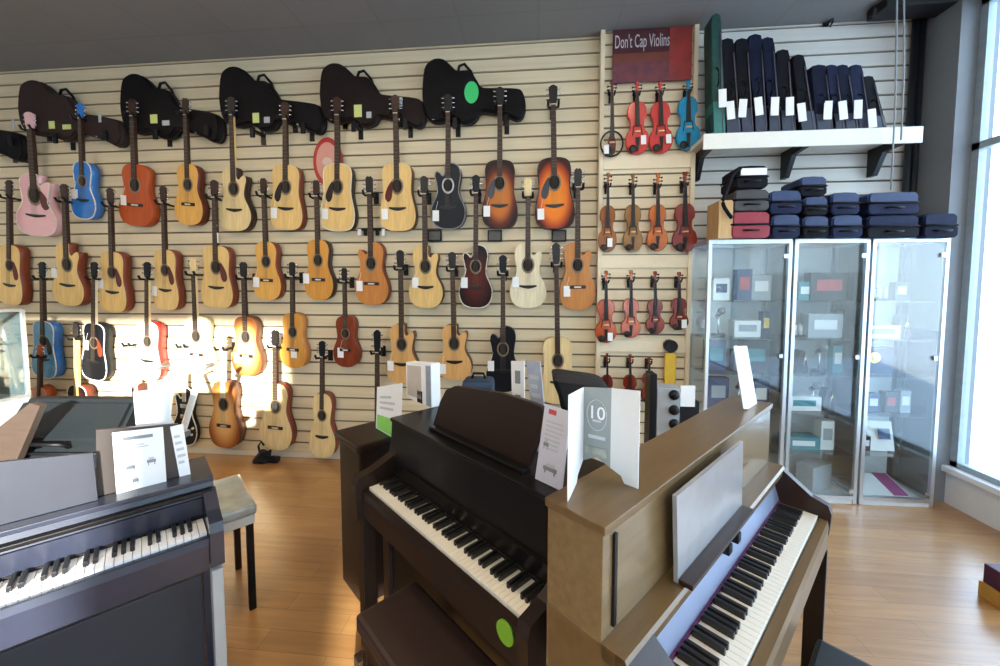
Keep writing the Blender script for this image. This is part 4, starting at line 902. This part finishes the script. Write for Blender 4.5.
# middle piano leaflets
def on_top(tf,px,py,z):
    Mi=tf.matrix_basis.inverted(); p=on(2,px,py,z); return Mi@Vector(p)
GRNI=mat('green print',(.3,.75,.15),.5,var=.1); GREYB=mat('grey blue print',(.3,.36,.44),.5,var=.2,scale=40); BEIGE=mat('beige print',(.55,.48,.42),.5,var=.1)
leaflet('white card with a green corner on the brown side table',((376,438),(400,433),(402,383),(377,387)),.24,mp,[(.05,.02,.85,.35,GRNI)]+lines(3,.5,.85),zmin=.852)
c=on(2,372,434,.85); t=thing('side_table','brown round-cornered side table behind the far end of the middle piano','table',None,(c[0],c[1]+.06,0),YM)
m=MB(); m.box((0,0,.83),(.3,.34,.04),BRN,bev=.015); m.build('tabletop',parent=t)
m=MB(); m.box((0,0,.42),(.26,.3,.78),BRN,bev=.01); m.build('cabinet',parent=t)
leaflet('beige sided white display box behind the middle piano rest',((407,424),(432,428),(431,364),(406,362)),.33,mp,[(.05,.1,.62,.92,BEIGE),(.45,.0,.65,.3,BLACK),(.8,.0,.98,.95,GREYB)],name='display_box',th=.05,cat='display box',zmin=1.036)
leaflet('white card with three dark pictures behind the middle piano rest',((513,402),(525,402),(524,361),(511,361)),.34,mp,[(.3,.12,.7,.28,INKG),(.3,.42,.7,.58,INKG),(.3,.72,.7,.88,INKG)],zmin=1.036)
leaflet('grey-blue printed leaflet leaning right of the three-picture card',((536,408),(549,412),(540,362),(526,360)),.32,mp,lines(8,.1,.9),mm=mat('grey blue paper',(.42,.46,.56),.5,var=.15,scale=30),zmin=1.036)
leaflet('lilac-white leaflet with grey piano pictures at the right end of the middle piano',((535,483),(562,490),(570,412),(545,404)),.17,mp,lines(7,.45,.85)+piano_icon(.25,.5,.1)+piano_icon(.5,.2,.25)+[(.2,.9,.5,.96,mat('red print',(.6,.08,.1),.5,var=.1))],mm=mat('lilac paper',(.66,.66,.76),.5,var=.05),zmin=1.036)
# numbered tri-fold leaflet on the right piano
zt_=1.1505
def W(px,py,z): return Vector(on(2,px,py,z))
b0_,b1_,b2_,b3_=W(568,502,zt_),W(583,470,zt_),W(610,478,zt_),W(638,489,zt_)
ctr=(b0_+b3_)/2
t=thing('folded_leaflet','white and grey folded leaflet with an arched cut-out and the number 10','leaflet','leaflets on the pianos',(ctr[0],ctr[1],zt_))
def hgt(p,px,py):
    # height where the pixel ray passes the vertical line above p
    r=ray(px,py); d=math.hypot(p[0],p[1]); k=d/math.hypot(r[0],r[1]); return H+r[2]*k-zt_
h0,h1,h2,h3=hgt(b0_,567,395),hgt(b1_,582,387),hgt(b2_,609,388),hgt(b3_,640,391)
GREYP=mat('grey green leaflet print',(.27,.31,.31),.5,var=.08)
def panel(p,q,hp,hq,mm,name,cutA,cutB,th=.002):
    """vertical panel from p to q with a cut below (cutA/B = heights of arch at p and q, list)"""
    L=(q-p).length; dirv=(q-p)/L; mw=Matrix.Translation(p-Vector((ctr[0],ctr[1],zt_)))@Matrix.Rotation(math.atan2(dirv[1],dirv[0]),4,'Z')
    m=MB(); m.prism([(u*L,v) for u,v in cutA]+[(L,hq),(0,hp)],0,th,mm)
    o=m.build(name,parent=t); o.matrix_local=mw; return o,L,mw
panel(b0_,b1_,h0,h1,WHITEP,'left_panel',[(0,0),(.55,0),(.62,.015),(1,.025)],None)
o,L,mw=panel(b1_,b2_,h1,h2,GREYP,'middle_panel',[(0,.025),(.5,.042),(1,.025)],None)
text('10',.05*.9,WHITEP,t,'number',mw@Matrix.Translation((L*.5,-.003,h1*.72))@RX90)
m=MB(); m.tube([(L*.5+L*.36*math.cos(i*PI/14),-.002,h1*.70+L*.36*1.5*math.sin(i*PI/14)) for i in range(28)],.0012,INKL,n=4,closed=True); m.bb((L*.2,-.003,h1*.42),(L*.82,0,h1*.46),INKL); m.bb((L*.35,-.003,h1*.62),(L*.65,0,h1*.64),INKL); m.bb((L*.08,-.003,.045),(L*.9,0,h1*.32),mat('photo print of a piano',(.16,.18,.16),.5,col2=(.4,.42,.36),scale=30)); o2=m.build('print',parent=t); o2.matrix_local=mw
panel(b2_,b3_,h2,h3,mat('pale grey paper',(.68,.7,.7),.6,var=.04),'right_panel',[(0,.025),(.4,.015),(.52,0),(1,0)],None)
# bright white card standing at the far end
leaflet('narrow bright white card leaning on the far end of the right piano',((744,409),(758,409),(747,346),(734,346)),.20,rp,name='leaflet',zmin=None)
# ================================================================== OTHER FURNITURE
# bench in front of the middle piano
def bench(label,yaw,c,w,d,h,seatm,legm):
    t=thing('piano_bench',label,'bench',None,(c[0],c[1],0),yaw)
    m=MB(); m.box((0,0,h-.03),(w,d,.06),seatm,bev=.014); m.build('seat',parent=t)
    m=MB(); m.box((0,0,h-.086),(w*.94,d*.9,.05),legm,bev=.003); m.build('apron',parent=t)
    for sx in (-1,1):
        for sy in (-1,1):
            m=MB(); m.box((sx*(w/2-.035),sy*(d/2-.03),(h-.11)/2),(.032,.032,h-.11),legm,bev=.003); m.build('leg',parent=t)
    return t
c=frame(YM,-1.01,.62); bench('brown padded piano bench tucked before the middle piano',YM,c,.5,.235,.5,mat('brown bench leather',(.04,.022,.018),.45,var=.15,bump=.05),BRN)
c=frame(YR,1.33,.09); bench('black padded piano bench before the right piano',YR,c,.42,.2,.5,mat('black bench leather',(.012,.012,.013),.45,var=.15,bump=.05),BRN2)
c=frame(YR,-.55,2.12); t=thing('cardboard_box','tan cardboard box on the floor glimpsed under the left piano keyboard','box',None,(c[0],c[1],0),YR)
m=MB(); m.box((0,0,.2),(.5,.2,.4),mat('tan cardboard',(.45,.27,.1),.7,var=.2),bev=.004); m.build('carton',parent=t)
m=MB(); m.box((.0,-.101,.2),(.5,.004,.04),mat('brown parcel tape',(.3,.15,.04),.4,var=.1)); m.build('tape',parent=t)
# glossy bench behind the left piano
c=frame(YR,.14,2.41); t=thing('small_bench','glossy pale bench with dark legs standing right of the left piano','bench',None,(c[0],c[1],0),YR)
PALE=mat('pale glossy bench top',(.5,.55,.55),.12,col2=(.25,.3,.3),scale=8,coat=.6)
m=MB(); m.box((0,0,.515),(.5,.44,.05),PALE,bev=.014); m.build('seat',parent=t)
m=MB(); m.box((0,0,.465),(.48,.42,.045),mat('white bench apron',(.7,.72,.72),.3,var=.05),bev=.003); m.build('apron',parent=t)
for (x,y,mm) in ((.22,-.19,BLACK),(.22,.19,WALD),(-.22,-.19,BLACK),(-.22,.19,WALD)):
    m=MB(); m.box((x,y,.22),(.03,.03,.44),mm,bev=.003); m.build('leg',parent=t)
# black cushion / keyboard bag behind the left piano on a counter
t=thing('display_counter','low tan counter behind the left piano','counter',None,(-2.75,2.0,0),R(5))
m=MB(); m.box((0,0,.32),(1.0,.5,.64),wood('tan counter wood',(.075,.052,.04),.4,axis='x'),bev=.006); m.build('body',parent=t)
m=MB(); m.box((0,-.01,.66),(1.06,.56,.04),mat('dark counter top',(.05,.05,.055),.35,var=.1),bev=.005); m.build('worktop',parent=t)
t=thing('keyboard_bag','black padded keyboard bag lying on the counter behind the left piano','bag',None,(-2.55,1.95,.681),R(5))
BGM=mat('black bag nylon',(.006,.009,.011),.45,var=.2,bump=.1)
m=MB(); m.prism([(-.17,0),(.17,0),(.15,.24),(.1,.29),(.0,.29),(-.13,.1)],-.34,.3,BGM,ax='x')
bmesh.ops.recalc_face_normals(m.bm,faces=m.bm.faces[:]); bmesh.ops.bevel(m.bm,geom=m.bm.edges[:],offset=.02,segments=2,affect='EDGES'); m.build('bag_body',parent=t)
m=MB(); m.tube([(-.32,-.165,.05),(.28,-.165,.05)],.008,BLACK,n=6); m.build('zip',parent=t)
m=MB(); m.tube([(-.08,-.15,.08),(-.08,-.19,.11),(.08,-.19,.11),(.08,-.15,.08)],.01,BLACK,n=6); m.build('handle',parent=t)
t=thing('tan_board','slanting tan board at the far left above the left piano','board',None,(0,0,0))
P=[on(1,a,b,1.72) for a,b in ((-30,480),(16,462),(40,406),(30,403),(-30,450))]
m=MB(); m.prism([(p[0],p[2]) for p in P],1.72,1.75,MATS['tan counter wood']); t2=m.build('board_panel',parent=t)
# white keyboard stand (x-frame) behind
t=thing('keyboard_stand','white crossed keyboard stand behind the papers of the left piano','stand',None,(-2.64,2.62,0),R(5))
WM=mat('white stand paint',(.8,.8,.78),.35,var=.04)
for s in (-1,1):
    m=MB(); m.cyl((-s*.17,s*.03,.02),(s*.17,s*.03,1.0),.022,WM,n=10); m.build('leg',parent=t)
for (x,z,mm) in ((-.17,1.01,WM),(.17,1.01,WM),(-.17,.022,BLACK),(.17,.022,BLACK)): m=MB(); m.cyl((x,-.12,z),(x,.14,z),.02,mm,n=10); m.build('rail',parent=t)
# glass showcase at the far left
t=thing('glass_counter','low glass showcase with metal edges cut by the left edge of the picture','display cabinet',None,(-4.70,2.6,0),R(0))
m=MB(); m.box((0,0,.35),(1.0,.5,.7),mat('grey showcase base',(.35,.38,.38),.4,var=.1),bev=.004); m.build('base',parent=t)
m=MB()
for sx in (-.49,.49):
    for sy in (-.24,.24): m.box((sx,sy,1.06),(.022,.022,.72),ALU)
for z in (.71,1.42):
    for sy in (-.24,.24): m.box((0,sy,z),(.96,.022,.022),ALU)
    for sx in (-.49,.49): m.box((sx,0,z),(.022,.46,.022),ALU)
m.build('frame',parent=t)
m=MB(); m.bb((-.48,-.243,.72),(.48,-.237,1.41),GLASS); m.build('front_pane',parent=t)
m=MB(); m.bb((.487,-.23,.72),(.493,.23,1.41),GLASS); m.build('side_pane',parent=t)
m=MB(); m.bb((-.48,.225,.72),(.48,.23,1.41),mat('dim showcase back',(.12,.15,.15),.5,var=.3,scale=10)); m.build('back_panel',parent=t)
m=MB(); m.bb((-.5,-.25,1.43),(.5,.25,1.438),GLASS); m.build('top_pane',parent=t)
for i,(u,mm) in enumerate([(-.3,PAL[1]),(.0,PAL[3]),(.3,PAL[6])]):
    t2=thing('gift_box',['white box in the left showcase','black box in the left showcase','grey box in the left showcase'][i],'box','boxes in the left showcase',(-4.70+u,2.57,.701)); bxs(.2,.14,.2,mm,PAL[6])(t2)
# black cable bundle on the floor below the pale classical guitar
p=on(2,263,461,.0); t=thing('cable_bundle','small bundle of black cable on the floor below the pale classical guitar','cable',None,(p[0],p[1]-.02,0))
m=MB()
for k in range(5):
    r0=.07-.006*k; m.tube([(r0*math.cos(a)+.01*k,r0*.7*math.sin(a),.02+.018*k+.012*math.sin(3*a)) for a in [i*PI/8 for i in range(16)]],.012,BLACK,n=6,closed=True)
m.build('coil',parent=t)
m=MB(); m.box((.12,0,.03),(.1,.06,.05),BLACK,bev=.012); m.build('adapter',parent=t)
m=MB(); m.tube([(-.02,.01,.08),(-.04,.02,.14),(-.02,.03,.18),(0,.04,.14)],.01,BLACK,n=6); m.build('loop',parent=t)
# grey display rack between pianos and violins
a=on(1,656,440,2.45); b=on(1,703,360,2.45)
t=thing('leaflet_rack','grey rack with three round black knobs and a white card behind the right piano','rack',None,((a[0]+b[0])/2,2.45,0))
w=(b[0]-a[0]); zr1=on(1,680,388,2.45)[2]
GR=mat('grey rack paint',(.36,.37,.38),.4,var=.08)
m=MB(); m.bb((-w*.5,0,.02),(w*.02,.12,zr1),GR,bev=.004); m.build('body',parent=t)
m=MB(); m.bb((-w*.5-.04,-.0,.02),(-w*.5-.001,.12,zr1+.08),BLACK,bev=.003); m.build('side_post',parent=t)
m=MB()
for (px,py) in ((674,395),(674,410),(674,424)):
    q=on(1,px,py,2.45); m.ball((q[0]-(a[0]+b[0])/2,-.0,q[2]),.032,BLACK,n=12)
m.build('knobs',parent=t)
m=MB(); q=on(1,689,397,2.45); m.box((q[0]-(a[0]+b[0])/2,.02,q[2]),(.085,.006,.13),WHITEP); m.build('card',parent=t)
m=MB(); m.bb((w*.03,.03,.02),(w*.5,.12,zr1-.09),BLACK,bev=.003); m.build('rear_box',parent=t)
# black bag / cover between the pianos
q=on(1,577,392,1.9); t=thing('black_cover','black cloth cover on a stand, behind the numbered leaflet','cover',None,(q[0],1.9,0))
CLB=mat('black cover cloth',(.01,.01,.012),.7,var=.3,bump=.3)
zz=q[2]
m=MB(); m.prism([(p.x,p.y) for p in smoothloop([(-.11,zz+.06),(.0,zz+.055),(.14,zz+.03),(.16,zz-.05),(.1,zz-.12),(-.05,zz-.12),(-.09,zz-.02)],4)],0,.25,CLB)
bmesh.ops.recalc_face_normals(m.bm,faces=m.bm.faces[:]); bmesh.ops.bevel(m.bm,geom=list(set(e for f in m.bm.faces if len(f.verts)>12 for e in f.edges)),offset=.02,segments=2,affect='EDGES'); m.build('cloth',parent=t)
m=MB(); m.cyl((.02,.12,.02),(.02,.12,zz-.1),.02,BLACK); m.cyl((.02,.12,0),(.02,.12,.03),.14,BLACK,n=18); m.build('stand',parent=t)
# dark blue drum-like case behind the middle rest
q=on(1,476,384,2.2); t=thing('blue_case','dark blue soft case top showing behind the middle piano rest','case',None,(q[0],2.2,0))
m=MB(); m.box((0,.1,q[2]/2),(.18,.18,q[2]+.02),mat('dark blue case cloth',(.02,.05,.1),.5,var=.3,bump=.1),bev=.03); m.build('shell',parent=t)
m=MB(); m.tube([(-.04,.1,q[2]+.01),(-.03,.1,q[2]+.04),(.03,.1,q[2]+.04),(.04,.1,q[2]+.01)],.008,BLACK); m.build('handle',parent=t)
# small object at the right edge of the picture
q=on(2,997,604,.0); t=thing('gift_bag','small dark purple box on an ochre base at the right edge of the floor','box',None,(q[0]+.03,q[1],0))
m=MB(); m.box((0,0,.04),(.12,.12,.08),mat('ochre box',(.5,.28,.05),.5,var=.2),bev=.004); m.build('base',parent=t)
m=MB(); m.box((0,0,.13),(.1,.1,.1),mat('dark purple box',(.06,.01,.05),.5,var=.2),bev=.004); m.build('lid',parent=t)
# ================================================================== LIGHT
w=bpy.data.worlds.new('world'); S.world=w; w.use_nodes=True; nt=w.node_tree; bg=nt.nodes['Background']
tc=nt.nodes.new('ShaderNodeTexCoord'); sp=nt.nodes.new('ShaderNodeSeparateXYZ'); cr=nt.nodes.new('ShaderNodeValToRGB')
nt.links.new(tc.outputs['Generated'],sp.inputs[0]); nt.links.new(sp.outputs['Z'],cr.inputs[0]); nt.links.new(cr.outputs[0],bg.inputs[0])
e=cr.color_ramp.elements; e[0].position=0; e[0].color=(.66,.82,.95,1); e[1].position=.6; e[1].color=(.5,.7,.95,1)
bg.inputs[1].default_value=4.2
def portal(c,sx,sy,rot):
    l=bpy.data.lights.new('window portal','AREA'); l.shape='RECTANGLE'; l.size=sx; l.size_y=sy; l.cycles.is_portal=True
    o=bpy.data.objects.new('window_portal',l); COL.objects.link(o); o.location=c; o.rotation_euler=rot
portal((XR+.1,(wy0+yb0)/2,(zs+3.6)/2),yb0-wy0,3.6-zs,(PI/2,0,PI/2))
portal(((WX0+WX1)/2,YF-.12,(WZ0+WZ1)/2),WX1-WX0,WZ1-WZ0,(PI/2,0,0))
portal(((1.5+XR)/2,YF-.12,.85),XR-1.5,1.7,(PI/2,0,0))
sl=bpy.data.lights.new('sun','SUN'); sl.energy=14; sl.angle=R(1.2); sl.color=(1,.95,.86)
so=bpy.data.objects.new('sun',sl); COL.objects.link(so)
d=Vector((-.42,1,-.26)); so.rotation_euler=d.to_track_quat('-Z','Y').to_euler()
S.view_settings.view_transform='Standard'; S.view_settings.look='None'; S.view_settings.gamma=1; S.view_settings.use_curve_mapping=False
S.view_settings.exposure=0.84
